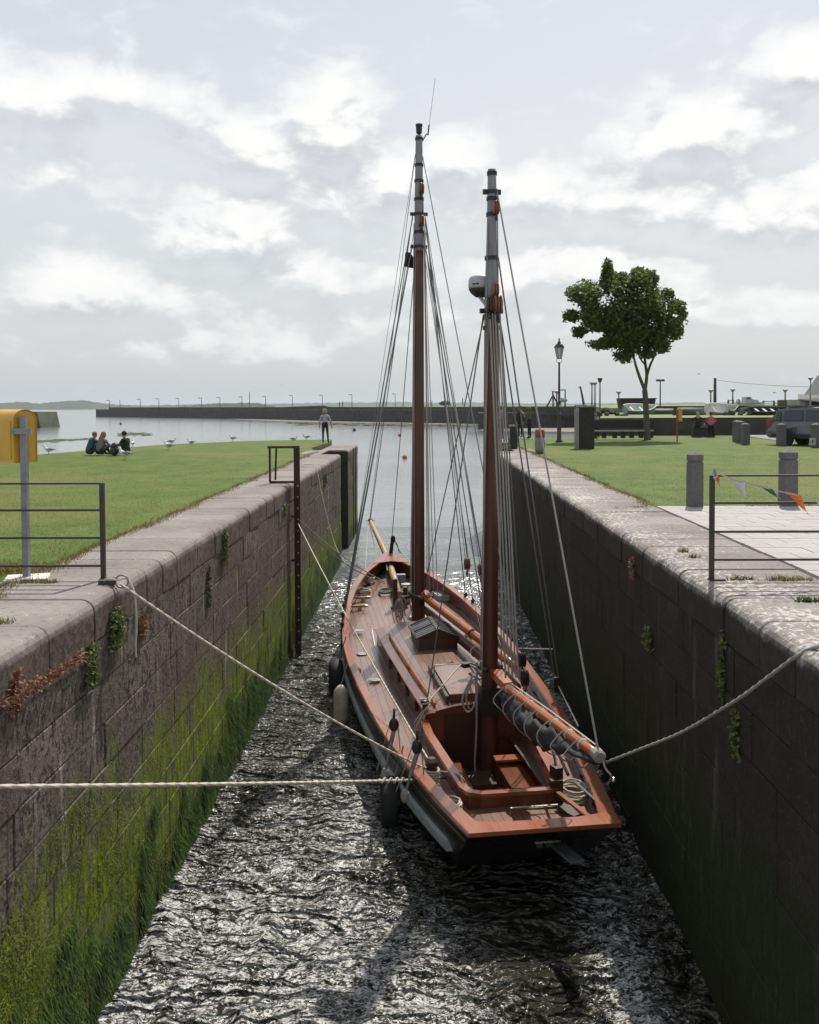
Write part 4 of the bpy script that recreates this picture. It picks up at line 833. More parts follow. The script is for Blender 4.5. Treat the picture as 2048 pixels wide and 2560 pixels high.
for i, (dx_, o_) in enumerate(((-.06, -.10), (-.02, -.05), (.02, .0), (.06, .05), (.09, .09))):
    lines.append(('throat_halyard', MZ(7.15, dx_, -.16), ja+dirb*.05+Vector((o_+.06, 0, .16)), .011 if i % 2 else .014, M_ROPEG))
lines += [('mast_line', MZ(7.1, -.07, -.12), MZ(1.9, -.17, -.1), .011, M_ROPEG), ('mast_line', MZ(8.5, -.075, -.05), MZ(1.8, -.15, -.14), .010, M_ROPEG), ('peak_halyard', MZ(8.9, .07, -.05), MZ(1.9, .17, -.05), .010, M_ROPEG)]
sp0, sp1 = Bs(1291, 1621, 4.8), Bs(1382, 1623, 4.6)
e1, e2 = Bs(1386, 1690, 4.6), Bs(1396, 1692, 4.6)
lines += [('mizzen_shroud', MZ(7.15, .12), e1, .012, M_WIRE), ('mizzen_shroud', MZ(8.0, .1), e2, .012, M_WIRE), ('backstay', MZ(7.2, .13), Bs(1310, 1660, 4.6), .010, M_WIRE), ('topping_lift', MZ(9.0, .07), jb+Vector((-.02, 0, .08)), .012, M_ROPEG)]
lines += [('lanyard', e2+Vector((0, 0, -.15)), Bs(1446, 1815, 2.6), .009, M_ROPE), ('lanyard', Bs(1290, 1590, 4.8), sp0, .010, M_ROPE)]
for nm, a, b_, r_, mt in lines: MB().tube([a, b_], r_, 6).build(nm, mt, boat)
MB().tube([sp0, sp1], .013, 6).build('spreader_bar', M_STEEL, boat); MB().box(Bs(1391, 1712, 4.6), (.09, .03, .24)).build('deadeye_board', M_DARKW, boat); block(Bs(1306, 1650, 4.4), 1.2, boat, M_BLACK); block(Bs(1312, 1695, 3.2), 1.2, boat, M_DARKW)
MB().tube([Bs(1313, 1710, 3.2), Bs(1312, 1722, 3.2)], .03, 6).build('shackle', M_STEEL, boat)
MB().tube(smoothpath([bb+Vector((.02, .03, .02)), ba.lerp(bb_, .75)+Vector((0, 0, -.08))]), .02, 6).tube([bb+Vector((.06, 0, .0)), MZ(1.75, -.1, .2)], .012, 6).tube([bb+Vector((.06, 0, -.02)), MZ(1.6, -.1, .2)], .012, 6).build('main_sheet', M_ROPEG, boat)
# steel chainplates at the port rail
for s in (11.6, 11.1, 10.4, 9.7):
    for sg in (-1, 1): MB().ball((sg*(hb(s)+.02), s, zr(s)+.06), (.045, .045, .06), 8, 6).tube([(sg*(hb(s)+.035), s, zr(s)), (sg*(hb(s)+.045), s, .45)], .02, 6).build('chainplate', M_BLACK, boat)
# --- loose things on and around the boat
def coil(loc, r_, turns, mat, label, seed, h=.02, sq_=1.):
    rr_ = random.Random(seed); P = []
    for i in range(turns*14):
        a_ = 2*math.pi*i/14; q = r_*(1-.25*rr_.random()*(i % 14 == 0))*(1+.1*math.sin(a_*.37+seed)); P.append((q*math.cos(a_), q*math.sin(a_)*sq_, .012+h*i/14+.004*rr_.random()))
    o = MB().tube(P, .0135, 6).build('rope_coil', mat, None, loc=loc); tag(o, label, 'rope', 'rope coils on the deck'); return o
q = Bz(908, 1486, 1.02); coil(W(q.x, q.y, zd(q.y)+camber(q.x, q.y)), .19, 6, M_ROPE, 'tidy round rope coil on the port foredeck by the rail', 1, .012)
q = Bz(965, 1490, 1.0); coil(W(q.x, q.y, zd(q.y)+camber(q.x, q.y)), .17, 4, M_ROPEG, 'loose tangled rope coil beside the bowsprit bitts', 2, .02, 1.5)
q = Bz(925, 1462, 1.1); coil(W(q.x, q.y, zd(q.y)+camber(q.x, q.y)), .14, 5, M_ROPE, 'rope heaped on a cleat in the bow behind the round coil', 3, .03)
q = Bz(1128, 2028, .72); coil(W(q.x, q.y, zd(q.y)+camber(q.x, q.y)-.004), .13, 6, M_ROPE, 'pale rope coil heaped on the port quarter beside the cockpit', 4, .02, 1.3)
q = Bz(1435, 1990, .72); coil(W(q.x, q.y, zd(q.y)+camber(q.x, q.y)-.004), .17, 6, M_ROPE, 'pale rope coil in the starboard stern corner', 5, .022, 1.5)
def tyre(p, label, rz, w_=.24, ro=.33):
    p = Vector(p); o = thing('tyre_fender', label, 'tyre', p, rz, 'tyre fenders hung along the port side')
    MB().lathe([(ro*.62, -w_/2), (ro*.9, -w_/2), (ro, -w_*.3), (ro*1.02, 0), (ro, w_*.3), (ro*.9, w_/2), (ro*.62, w_/2), (ro*.58, 0), (ro*.62, -w_/2)], (0, 0, 0), 24, 'x').build('tyre', M_RUBBER, o, True)
    MB().tube([(.05, 0, ro*.6), (.08, 0, ro*1.05), (.2, 0, ro+.45)], .012, 6).build('hanging_rope', M_ROPEG, o)
tyre(W(-hb(8.4)-.17, 8.3, .42), 'black tyre fender hanging at the widest part of the port side', HD, .26, .36)
tyre(W(-hb(2.6)-.15, 2.75, .26), 'black tyre fender hanging by the stern under the horizontal mooring rope', HD-.1, .25, .36)
fo = thing('fender', 'cream cylindrical fender hanging on the port side behind the forward tyre', 'fender', W(-hb(6.9)-.2, 6.75, .38))
MB().lathe([(.03, .36), (.07, .33), (.125, .26), (.14, .18), (.14, -.22), (.125, -.3), (.05, -.36)], (0, 0, 0), 16).build('body', M_CREAM, fo, True); MB().tube([(0, 0, .34), (.12, .05, .75)], .011, 6).build('hanging_rope', M_ROPEG, fo)
# mooring ropes (world space)
def rope(P, r_, label, mat=M_ROPE, extra=None):
    st_ = max(r_*1.6, .016); o = MB().tube(resample(P, st_), r_, 9, True, r_*9).build('mooring_rope', mat, None, True); tag(o, label, 'rope', 'mooring lines'); return o
bw = W(*bq)
ringp = G(286, 1468, .0)+Vector((.06, 0, .03))
rope(sag(ringp, bw+Vector((-.03, .06, .2)), .10, 30), .0135, 'pale mooring rope running from the left railing foot down to the boat quarter')
a0 = D(-140, 1968, 6.1); rope(sag(a0, bw+Vector((-.1, 0, .10)), .012, 30), .0165, 'thick horizontal mooring rope crossing the water at the left')
rg_ = MB().tube([a0+Vector((.01, .0, -.05))+Vector((.05*math.cos(a_), 0, .06*math.sin(a_))) for a_ in [R(i*24) for i in range(16)]], .011, 6).build('mooring_ring', M_RUST); tag(rg_, 'rusty ring on the left wall holding the thick horizontal rope', 'ring')
kn = bw+Vector((-.1, 0, .10)); kb = MB()
kb.tube([kn.lerp(a0, .08+.0022*i)+Vector((0, .03*math.cos(i*.62), .028*math.sin(i*.62))) for i in range(42)], .012, 6)
tag(kb.build('rope_knot', M_ROPE), 'hitch knot tied in the thick horizontal rope near the boat', 'rope')
Pp = [(1516, 1906, 10.15), (1600, 1873, 9.55), (1700, 1833, 8.8), (1790, 1782, 8.1), (1860, 1738, 7.6), (1930, 1686, 7.18), (1985, 1645, 6.88), (2022, 1624, 6.82), (2060, 1617, 6.72), (2200, 1616, 6.6)]
rope(smoothpath([D(*p_) for p_ in Pp], 6), .0145, 'grey mooring rope sagging from the boom end up to the right coping', M_ROPEG)
lad = Vector((XL+.16, 21.4, 0)); lad.z = D(727, 1297, 21.4).z
bow = W(-.32, 13.4, 1.32)
rope(sag(lad, bow, .12, 20), .012, 'upper strand of the doubled bow rope from the ladder post', M_ROPEG); rope(sag(lad+Vector((0, 0, -.09)), bow+Vector((.03, -.1, -.03)), .19, 20), .012, 'lower strand of the doubled bow rope from the ladder post', M_ROPEG)
rope(sag(lad+Vector((0, -.04, -.1)), bw+Vector((-.02, .08, .3)), .10, 30), .0125, 'long pale rope from the ladder post along the deck to the quarter bitts')
Pp = [(734, 1154, 28.5), (760, 1160, 27.5), (781, 1162, 27.0), (791, 1170, 26.6), (808, 1252, 26.2), (834, 1351, 25.7), (855, 1395, 25.2), (876, 1418, 24.8), (900, 1428, 24.4), (918, 1432, 24.0)]
rope(smoothpath([D(*p_) for p_ in Pp], 6), .0115, 'thin slack rope hanging off the far left coping to the bow')
# ring bolt with rope tail at the left railing foot
rb = thing('mooring_ring', 'iron mooring ring with rope tail on the left coping below the railing post', 'ring', G(283, 1462, 0))
MB().box((-.06, 0, .025), (.16, .07, .05)).build('base', M_FENCE, rb); MB().tube([(.09+.065*math.cos(a_), .0, .035+.065*math.sin(a_)) for a_ in [R(i*24) for i in range(16)]], .011, 7).build('ring', M_IRON, rb)
MB().tube(smoothpath([(-.09, -.02, .04), (-.03, -.05, .075), (.06, -.02, .05), (.13, .02, .06), (.2, .02, -.05), (.23, 0, -.2), (.232, 0, -.45), (.22, 0, -.62), (.225, 0, -.74)], 5), .0105, 6).build('rope_tail', M_ROPE, rb)
# ------------------------------------------------------------------ railings
def railing(p, x_end, hts, label, mat, posts, par_extra=None):
    o = thing('railing', label, 'railing', p)
    for x in posts:
        MB().box((x, 0, hts[0]/2+.005), (.045, .045, hts[0]-.0)).build('post', mat, o); MB().box((x+.05, 0, .012), (.16, .09, .024)).build('base_plate', mat, o)
    for i, h in enumerate(hts):
        MB().box((x_end/2, 0, h), (abs(x_end)-.04, .028 if i else .04, .022 if i else .018)).build('rail', mat, o)
    return o
pL = G(259, 1451, 0); k = 1.8/(1451-1014.6)
railing(pL, -3.2, [(1451-y)*k for y in (1206, 1273, 1343, 1414)], 'dark metal railing with four bars on the left coping', M_FENCE, (0, -2.6))
pR = G(1779, 1452, 0); k = 1.8/(1452-1011)
railing(pR, 3.4, [(1452-y)*k for y in (1189, 1257, 1329, 1399)], 'dark metal railing hung with bunting on the right coping', M_FENCE, (0, 2.6))
# bunting
tp = pR+Vector((.02, -.03, (1452-1186)*k)); bt = thing('bunting', 'string of orange, white and green pennants tied to the right railing', 'bunting', tp)
def bp(sx, sy): return D(sx, sy, tp.y-.02)-tp
S_ = [bp(1788, 1180), bp(1800, 1186), bp(1850, 1203), bp(1930, 1224), bp(2010, 1243), bp(2052, 1254), bp(2150, 1268)]
MB().tube(smoothpath(S_, 5), .006, 6).tube(smoothpath([bp(1784, 1190), bp(1787, 1172), bp(1792, 1190), bp(1784, 1196)], 4), .012, 6).build('string', M_WHITE, bt)
M_ORF = plain('orange_pennant', (.75, .20, .02), .7, .1, 9); M_WHF = plain('white_pennant', (.62, .60, .66), .7, .08, 9); M_GRF = plain('green_pennant', (.03, .16, .07), .7, .15, 9)
for (a, b_, c), mt in zip((((1785, 1188), (1800, 1192), (1800, 1216)), ((1829, 1198), (1862, 1206), (1867, 1250)), ((1894, 1213), (1930, 1222), (1957, 1252)), ((1963, 1228), (2002, 1238), (2021, 1286)), ((2034, 1249), (2064, 1257), (2075, 1290)), ((1783, 1186), (1790, 1190), (1786, 1172))), (M_ORF, M_WHF, M_GRF, M_ORF, M_WHF, M_GRF)):
    A, B_, C_ = bp(*a), bp(*b_), bp(*c); rr = []
    for i in range(9):
        u = i/8; l, r_ = A.lerp(C_, u), B_.lerp(C_, u); rr.append([l.lerp(r_, v)+Vector((.006*math.sin(u*6+v*3), .03*math.sin(u*5+v*4)*(.3+u), .0)) for v in (0, .33, .67, 1)])
    MB().grid(rr).build('pennant', mt, bt)
# ------------------------------------------------------------------ yellow lifebuoy box on a grey post
pp = G(67, 1447, 0); lb = thing('lifebuoy_post', 'yellow lifebuoy box on a square grey post beside the left railing', 'lifebuoy box', pp)
HP = 1.72
MB().box((0, 0, HP/2), (.062, .062, HP)).build('post', M_IRON, lb); MB().box((.02, -.03, .012), (.42, .36, .03), .3).build('concrete_pad', M_CONC, lb)
MB().box((.0, -.055, HP-.165), (.20, .05, .06), .2).build('bracket', M_IRON, lb)
bx = link('box', None, lb, (-.02, .06, 1.22), R(-38))
def arch(w_, h_, n=12): return [(-w_/2, 0), (w_/2, 0), (w_/2, h_-w_/2*.8)]+[(w_/2*math.cos(math.pi*i/n), h_-w_/2*.8+w_/2*.8*math.sin(math.pi*i/n)) for i in range(1, n)]+[(-w_/2, h_-w_/2*.8)]
bm_ = MB(); A1 = arch(.26, .56); rr = [[(x, u*.97, z) for u, z in A1] if 0 else [(x, u*s_, .28+(z-.28)*s_) for u, z in A1] for x, s_ in ((.0, .94), (.02, 1.), (-.56, 1.), (-.58, .94))]
rr = [rr[0], rr[1], rr[2], rr[3]]; n_ = len(A1)
vs_ = [p for r_ in rr for p in r_]; bm_.add(vs_, [tuple(range(n_)), tuple(range(3*n_, 4*n_))]+[(i*n_+q, i*n_+(q+1) % n_, (i+1)*n_+(q+1) % n_, (i+1)*n_+q) for i in range(3) for q in range(n_)])
bx2 = bm_.build('shell', M_YEL, bx); MB().box((-.28, -.135, .24), (.5, .012, .40)).build('lid_panel', M_YEL, bx); MB().box((-.06, -.1315, .07), (.07, .006, .012)).build('lid_mark', M_BLACK, bx)
# ------------------------------------------------------------------ rusty ladder frame on the left wall
lx, ly = XL+.10, 21.4
lt = D(727, 1115, ly).z; lm = D(727, 1205, ly).z
lf = thing('ladder_post', 'rusty steel ladder post with an open top frame on the left lock wall', 'ladder', (lx, ly, 0))
zb = -4.3
post = MB().box((.0, 0, (lt+zb)/2), (.05, .10, lt-zb)).box((.055, -.05, (lt+zb)/2), (.10, .012, lt-zb)).box((.055, .05, (lt+zb)/2), (.10, .012, lt-zb)).build('post', M_RUST, lf)
x1 = D(675, 1115, ly).x-lx
MB().box((x1/2, 0, lt-.025), (abs(x1)+.1, .10, .05)).build('frame_top', M_RUST, lf); MB().box((x1/2, 0, lm), (abs(x1)+.02, .08, .05)).build('frame_bottom', M_RUST, lf)
MB().box((x1, -.03, (lt+lm)/2), (.045, .05, lt-lm)).build('frame_side', M_RUST, lf); MB().tube([(x1+.13, .12, lt-.05), (x1+.10, .12, lm+.04)], .028, 4).build('frame_side', M_RUST, lf)
z = lm-.08; hm_ = MB().box((0, 0, 0), (.028, .006, .035)).mesh('bolt', M_WHITE)
while z > -3.95: link('bolt', hm_, lf, (.062, -.059, z)); z -= .262
for sy in (1290, 1400): zz_ = D(715, sy, ly).z; MB().box((-.12, -.03, zz_), (.30, .06, .05)).build('wall_bracket', M_RUST, lf)
# ------------------------------------------------------------------ granite bollards
def bollard(label, loc, h, w_, mat=M_GREYB):
    o = thing('stone_bollard', label, 'bollard', loc, R(8), 'square stone bollards'); q = w_/2
    MB().prism([(-q*1.04, 0), (q*1.04, 0), (q, h*.80), (-q, h*.80)], 'y', -q, q).build('shaft', mat, o); MB().box((0, 0, h*.815), (w_*.86, w_*.86, h*.03)).build('neck', mat, o)
    m_ = MB().box((0, 0, h*.88), (w_, w_, h*.11)); m_.add([(-q, -q, h*.935), (q, -q, h*.935), (q, q, h*.935), (-q, q, h*.935), (0, 0, h)], [(0, 1, 4), (1, 2, 4), (2, 3, 4), (3, 0, 4), (3, 2, 1, 0)]); m_.build('cap', mat, o); return o
bo1 = bollard('nearest grey stone bollard on the paving edge, left of the hanging bunting', G(1737, 1266, 0), (1266-1128)*1.8/254, .215)
bollard('nearest grey stone bollard behind the green and orange pennants', G(1970, 1264, 0), (1264-1122)*1.8/253, .235)
MB().box((.125, -.02, .70), (.012, .08, .16)).build('red_tape', M_REDP, bo1)
for sx_, sy_, top, w_, lab in ((1842, 1104, 1050, .30, 'farther grey bollard half hidden behind two others on the lawn edge'), (1850, 1107, 1051, .30, 'middle one of three grey bollards bunched on the lawn edge'), (1863, 1111, 1057, .30, 'front grey bollard of three bunched on the lawn edge'), (1953, 1114, 1058, .30, 'grey bollard standing in front of the parked car'), (2040, 1118, 1058, .32, 'grey bollard at the right edge by the car front wheel')):
    p = G(sx_, sy_, 0); bollard(lab, p, (sy_-top)*1.8/(sy_-1010.5), w_)
# ------------------------------------------------------------------ right bank furniture
p = G(1463, 1121, 0); sl = thing('stone_slab', 'tall dark standing stone slab with pale left side on the right lawn', 'monument', p, R(-8))
hh = (1121-1018)*1.8/(1121-1012.)
MB().box((.06, 0, hh/2), (.62, .30, hh)).build('slab', M_SLAB, sl)
MB().box((-.345, -.02, hh*.22), (.18, .36, hh*.44)).build('side_stone', M_LSTONE, sl); MB().prism([(-.435, hh*.44), (-.255, hh*.44), (-.255, hh*.99), (-.36, hh*.985), (-.435, hh*.95)], 'y', -.2, .16).build('side_stone', M_LSTONE, sl)
MB().prism([(-.4, hh), (.37, hh), (.36, hh+.06), (-.33, hh+.075)], 'y', -.2, .18).build('top_stone', M_LSTONE, sl)
p = G(1549, 1099, 0); bn = thing('stone_bench', 'long dark stone bench with back beam and short uprights behind the slab', 'bench', p)
kk = 1.8/(1099-1011.5)
MB().box((.1, .4, (1099-1060)*kk), (3.4, .25, .42)).build('back_beam', M_SLAB, bn); MB().box((.1, .0, (1099-1077)*kk), (3.2, .5, .08)).build('seat', M_LSTONE, bn)
for x in (-1.25, -.8, -.25, .18, .62, 1.1, 1.6): MB().box((x, 0, .26), (.17, .4, .36)).build('upright', M_SLAB, bn)
p = G(1350, 1133, 0); br_ = thing('barrel_bollard', 'weathered grey wooden bollard post with a red painted top', 'bollard', p)
s_ = 1.8/(1133-1012.5); hh = 60*s_
MB().lathe([(.16, 0), (.19, hh*.2), (.195, hh*.4), (.185, hh*.66)], (0, 0, 0), 12).build('body', plain('weathered_wood', (.22, .21, .22), .9, .4, 5, stretch=(4, 4, .4)), br_, True); MB().lathe([(.186, hh*.66), (.175, hh*.97), (.15, hh)], (0, 0, 0), 12).build('painted_top', M_REDP, br_, True)
p = G(1284, 1122, 0); qb = thing('quay_post', 'square dark mooring post with pale top on the right coping end', 'bollard', p)
MB().box((0, 0, .46), (.31, .31, .92)).build('shaft', M_SLAB, qb); MB().box((0, 0, .955), (.33, .33, .07)).build('cap', M_LSTONE, qb)
p = G(1262, 1126, 0); mb_ = thing('mooring_bollard', 'low iron mooring bollard with rope at the foot of the square post', 'bollard', p)
MB().lathe([(.16, 0), (.13, .1), (.12, .18), (.19, .24), (.18, .3), (.05, .33)], (0, 0, 0), 14).build('body', M_FENCE, mb_, True); MB().tube([(.2*math.cos(R(i*30)), .2*math.sin(R(i*30)), .05+.012*i/2) for i in range(30)], .03, 6).build('rope_turns', M_DRY, mb_)
# street lamp
p = G(1398, 1105, 0); k = 1.8/(1105-1012.3); H_ = (1105-846)*k
sl = thing('street_lamp', 'black Victorian style street lamp with glazed lantern on the right lawn', 'street lamp', p)
MB().lathe([(.17, 0), (.17, .06), (.11, .12), (.10, .9), (.085, 1.0), (.085, 1.9), (.06, 2.0), (.045, H_-1.25), (.06, H_-1.2), (.03, H_-1.15)], (0, 0, 0), 12).build('column', M_FENCE, sl, True)
zl = H_-.98
MB().lathe([(.11, zl), (.21, zl+.52)], (0, 0, 0), 6).build('lantern_glass', plain('frosted_glass', (.62, .64, .66), .3, .05, 3, trans=.4), sl)
fr = MB()
for k6 in range(6): a_ = k6*math.pi/3; fr.tube([(.115*math.cos(a_), .115*math.sin(a_), zl), (.215*math.cos(a_), .215*math.sin(a_), zl+.52)], .012, 5)
fr.lathe([(.12, zl-.02), (.12, zl+.01)], (0, 0, 0), 6).build('lantern_frame', M_FENCE, sl); MB().lathe([(.25, zl+.52), (.25, zl+.55), (.16, zl+.68), (.09, zl+.72), (.08, zl+.8), (.03, zl+.84), (.04, zl+.9), (.008, zl+1.0)], (0, 0, 0), 6).build('lantern_roof', M_FENCE, sl)
MB().tube(smoothpath([(0, 0, zl-.25), (-.13, 0, zl-.14), (-.1, 0, zl)]), .012, 6).tube(smoothpath([(0, 0, zl-.25), (.13, 0, zl-.14), (.1, 0, zl)]), .012, 6).build('lantern_cradle', M_FENCE, sl)
MB().box((.03, -.11, 1.75), (.10, .03, .10)).box((.04, -.1, 1.4), (.06, .03, .05)).build('sticker', M_WHITE, sl); MB().ball((.22, -.05, 2.02), (.18, .1, .1), 8, 6).ball((.1, -.05, 2.03), (.1, .1, .12), 8, 6).build('hanging_bag', M_WHITE, sl)
# yellow box on red post
p = G(1693, 1105, 0); yb = thing('lifebuoy_post', 'small yellow lifebuoy box on a thin red post behind the tree', 'lifebuoy box', p); k = 1.8/(1105-1010.7)
MB().box((0, 0, .78), (.055, .055, 1.56)).build('post', M_REDP, yb); MB().prism(arch(.20, .62), 'y', -.14, .14).build('box', M_YEL, yb, loc=(.10, 0, 1.0)); MB().box((.0, -.02, 1.25), (.035, .3, .6)).build('backing', M_REDP, yb)
# ------------------------------------------------------------------ the tree
TY = 49.2; tb_ = G(1619, 1099, 0); TY = tb_.y
tree = thing('maple_tree', 'small maple tree with rounded leafy crown on the right lawn', 'tree', tb_)
def tp_(sx, sy, dy=0.): return D(sx, sy, TY+dy)-tb_
tk = MB().tube(smoothpath([Vector((0, 0, -.1)), tp_(1617, 1060), tp_(1614, 1000), tp_(1612, 975)], 4), [.19, .18, .17, .165, .16, .155, .15, .148, .145, .143, .14, .14, .14], 10)
br_ends = []
def limb(pts, r0, r1):
    P = smoothpath(pts, 5); n = len(P); tk.tube(P, [r0+(r1-r0)*i/(n-1) for i in range(n)], 7); br_ends.append(P)
limb([tp_(1612, 976), tp_(1600, 945, -.1), tp_(1590, 915, -.2), tp_(1583, 885, -.3), tp_(1570, 820, -.5), tp_(1545, 760, -.6)], .095, .02)
limb([tp_(1612, 978), tp_(1617, 940, .15), tp_(1613, 905, .2), tp_(1608, 860, .3), tp_(1600, 760, .4), tp_(1590, 700, .4)], .10, .02)
limb([tp_(1617, 940, .15), tp_(1626, 912, .1), tp_(1638, 885, .0), tp_(1655, 830, -.2), tp_(1670, 770, -.3)], .075, .018)
limb([tp_(1613, 912, .2), tp_(1602, 898, .5), tp_(1590, 870, .9), tp_(1560, 800, 1.2)], .05, .015)
limb([tp_(1585, 890, -.3), tp_(1540, 840, -.3), tp_(1480, 815, -.2), tp_(1430, 800, 0)], .04, .012)
limb([tp_(1570, 825, -.5), tp_(1500, 770, -.8), tp_(1450, 740, -.8)], .035, .012)
limb([tp_(1655, 835, -.2), tp_(1680, 800, .2), tp_(1700, 775, .3)], .03, .01)
limb([tp_(1600, 765, .4), tp_(1550, 700, .2), tp_(1518, 660, 0)], .03, .01)
tk.build('trunk', M_BARK, tree, True)
CL = [(1518, 668, 14, 24), (1520, 700, 24, 26), (1440, 735, 26, 20), (1430, 790, 24, 18), (1450, 830, 22, 14), (1470, 740, 36, 40), (1485, 790, 42, 38), (1500, 860, 34, 16), (1545, 720, 46, 36), (1555, 695, 16, 16), (1600, 700, 40, 30), (1596, 682, 18, 12), (1625, 695, 22, 20), (1560, 780, 56, 46), (1620, 760, 52, 52), (1670, 735, 16, 14), (1690, 765, 26, 18), (1705, 790, 14, 14), (1670, 800, 46, 36), (1685, 830, 28, 20), (1540, 850, 36, 26), (1590, 860, 40, 34), (1640, 850, 42, 34), (1560, 890, 28, 16), (1620, 885, 26, 12), (1510, 815, 40, 22), (1655, 870, 18, 14), (1580, 820, 60, 40)]
LV, r = [], random.Random(11)
kpx = 1/ (FP/TY)
for cx_, cy_, rx_, ry_ in CL:
    n = int(3.3*(rx_*ry_)**.84)
    for _ in range(n):
        while True:
            a, b_, c = r.gauss(0, .56), r.gauss(0, .56), r.gauss(0, .56)
            if a*a+b_*b_+c*c < 1.7 and vnoise(np.array([cx_*.11+a*rx_*.11]), np.array([cy_*.11+b_*ry_*.11+c*2]), 55)[0] > .26+.20*(a*a+b_*b_ > .9): break
        q = tp_(cx_+a*rx_*.88, cy_+b_*ry_*.88, c*(rx_+ry_)*.6*kpx+ (0 if rx_ < 25 else r.uniform(-.9, .9)))
        if math.hypot((cx_+a*rx_-1480)/22, (cy_+b_*ry_-842)/9) < 1 or math.hypot((cx_+a*rx_-1690)/9, (cy_+b_*ry_-788)/6) < 1: continue
        LV.append(q)
LV = np.array([tuple(q) for q in LV]); n = len(LV); sz = RNG.uniform(.06, .135, n)
nn = RNG.normal(0, 1, (n, 3)); nn[:, 2] += 1.0; nn /= np.linalg.norm(nn, axis=1)[:, None]; tt = np.cross(nn, RNG.normal(0, 1, (n, 3))); tt /= np.linalg.norm(tt, axis=1)[:, None]; ss = np.cross(nn, tt)
V = np.stack([LV+tt*sz[:, None], LV+ss*(sz*.62)[:, None]+nn*.015, LV-tt*sz[:, None]*.9, LV-ss*(sz*.62)[:, None]+nn*.015], 1)
kind(raw('crown', V.reshape(-1, 3), np.arange(4*n).reshape(n, 4), M_LEAF, parent=tree), 'stuff')
# ------------------------------------------------------------------ wall plants
def tuft(loc, h_, w_, n, mat, label, side=-1, seed=0, drop=.75, leaf=.028):
    rg = np.random.default_rng(seed); a = rg.normal(0, .33, n)*w_*(1.0); z = -h_*rg.random(n)**.8+h_*.25; out_ = (.02+.16*rg.random(n)*np.exp(-((z+h_*.25)/(h_*.6))**2))*w_*1.5
    P = np.stack([out_*(-side), a, z], -1); nn = rg.normal(0, 1, (n, 3)); nn[:, 0] += -side*.8; nn[:, 2] += .6; nn /= np.linalg.norm(nn, axis=1)[:, None]
    tt = np.cross(nn, rg.normal(0, 1, (n, 3))); tt /= np.linalg.norm(tt, axis=1)[:, None]; ss = np.cross(nn, tt); q = leaf*rg.uniform(.5, 1.2, n)[:, None]
    V = np.stack([P+tt*q, P+ss*q*.6, P-tt*q, P-ss*q*.6], 1); o = thing('wall_plant', label, 'plant', loc)
    kind(raw('leaves', V.reshape(-1, 3), np.arange(4*n).reshape(n, 4), mat, parent=o), 'stuff')
    st_ = MB()
    for i in range(7): st_.tube([(.0, random.uniform(-.03, .03), h_*.1), (-side*w_*.12, random.uniform(-.2, .2)*w_, -h_*random.uniform(.1, .7))], .004, 4)
    st_.build('stems', M_DARKW, o); return o
def onwall(sx, sy, X0): r_ = ray(sx, sy); return CAM+r_*(X0/r_.x)
tuft(onwall(285, 1545, XL+.01), .42, .26, 520, M_IVY, 'largest leafy plant on the left wall, just below the mooring ring', -1, 1)
tuft(onwall(225, 1635, XL+.01), .40, .2, 300, M_IVY, 'green plant on the left wall at the end of the red leafy strand', -1, 2)
tuft(onwall(560, 1345, XL+.01), .55, .24, 320, M_IVY, 'upright green plant on the left wall below the middle of the coping', -1, 3)
tuft(onwall(520, 1440, XL+.01), .6, .13, 180, M_KELP, 'thin dark plant on the left wall lower left of the upright plant', -1, 4)
tuft(onwall(812, 1190, XL+.01), .45, .3, 140, M_IVY, 'small plant on the far left wall beside the slack rope', -1, 5, leaf=.04)
tuft(onwall(355, 1545, XL+.01), .32, .18, 170, M_RED, 'reddish dry plant on the left wall behind the rope tail', -1, 6)
tuft(onwall(38, 1700, XL+.01), .36, .16, 160, M_RED, 'brown dry plant on the left wall at the photo edge', -1, 7)
tuft(onwall(710, 1266, XL+.01), .3, .3, 90, M_IVY, 'yellow green tuft on the left wall beside the ladder post', -1, 12, leaf=.03)
o = thing('creeping_plant', 'strand of red dry leaves creeping along a joint of the left wall', 'plant', (0, 0, 0)); n = 520
q = RNG.random(n); pa_, pb_ = onwall(205, 1635, XL+.02), onwall(-10, 1765, XL+.02)
P = np.array(pa_)[None]*(1-q[:, None])+np.array(pb_)[None]*q[:, None]+RNG.normal(0, 1, (n, 3))*np.array([.0, .03, .028])+np.array([1, 0, 0])*RNG.uniform(0, .07, n)[:, None]
nn = RNG.normal(0, 1, (n, 3)); nn /= np.linalg.norm(nn, axis=1)[:, None]; tt = np.cross(nn, RNG.normal(0, 1, (n, 3))); tt /= np.linalg.norm(tt, axis=1)[:, None]; ss = np.cross(nn, tt); qq = RNG.uniform(.008, .022, n)[:, None]
kind(raw('leaves', np.stack([P+tt*qq, P+ss*qq*.6, P-tt*qq, P-ss*qq*.6], 1).reshape(-1, 3), np.arange(4*n).reshape(n, 4), M_RED, parent=o), 'stuff'); MB().tube([pa_, pa_.lerp(pb_, .5), pb_], .005, 5).build('stem', M_RED, o)
tuft(onwall(1585, 1405, XR-.01), .30, .2, 90, M_RED, 'dry pale tuft just under the right coping', 1, 8)
tuft(onwall(1625, 1580, XR-.01), .3, .25, 120, M_IVY, 'small green plant in the middle of the shaded right wall', 1, 9)
tuft(onwall(1808, 1620, XR-.01), .7, .14, 160, M_IVY, 'long thin plant hanging on the shaded right wall', 1, 10)
tuft(onwall(1842, 1790, XR-.01), .5, .2, 120, M_IVY, 'lowest plant on the shaded right wall', 1, 11)
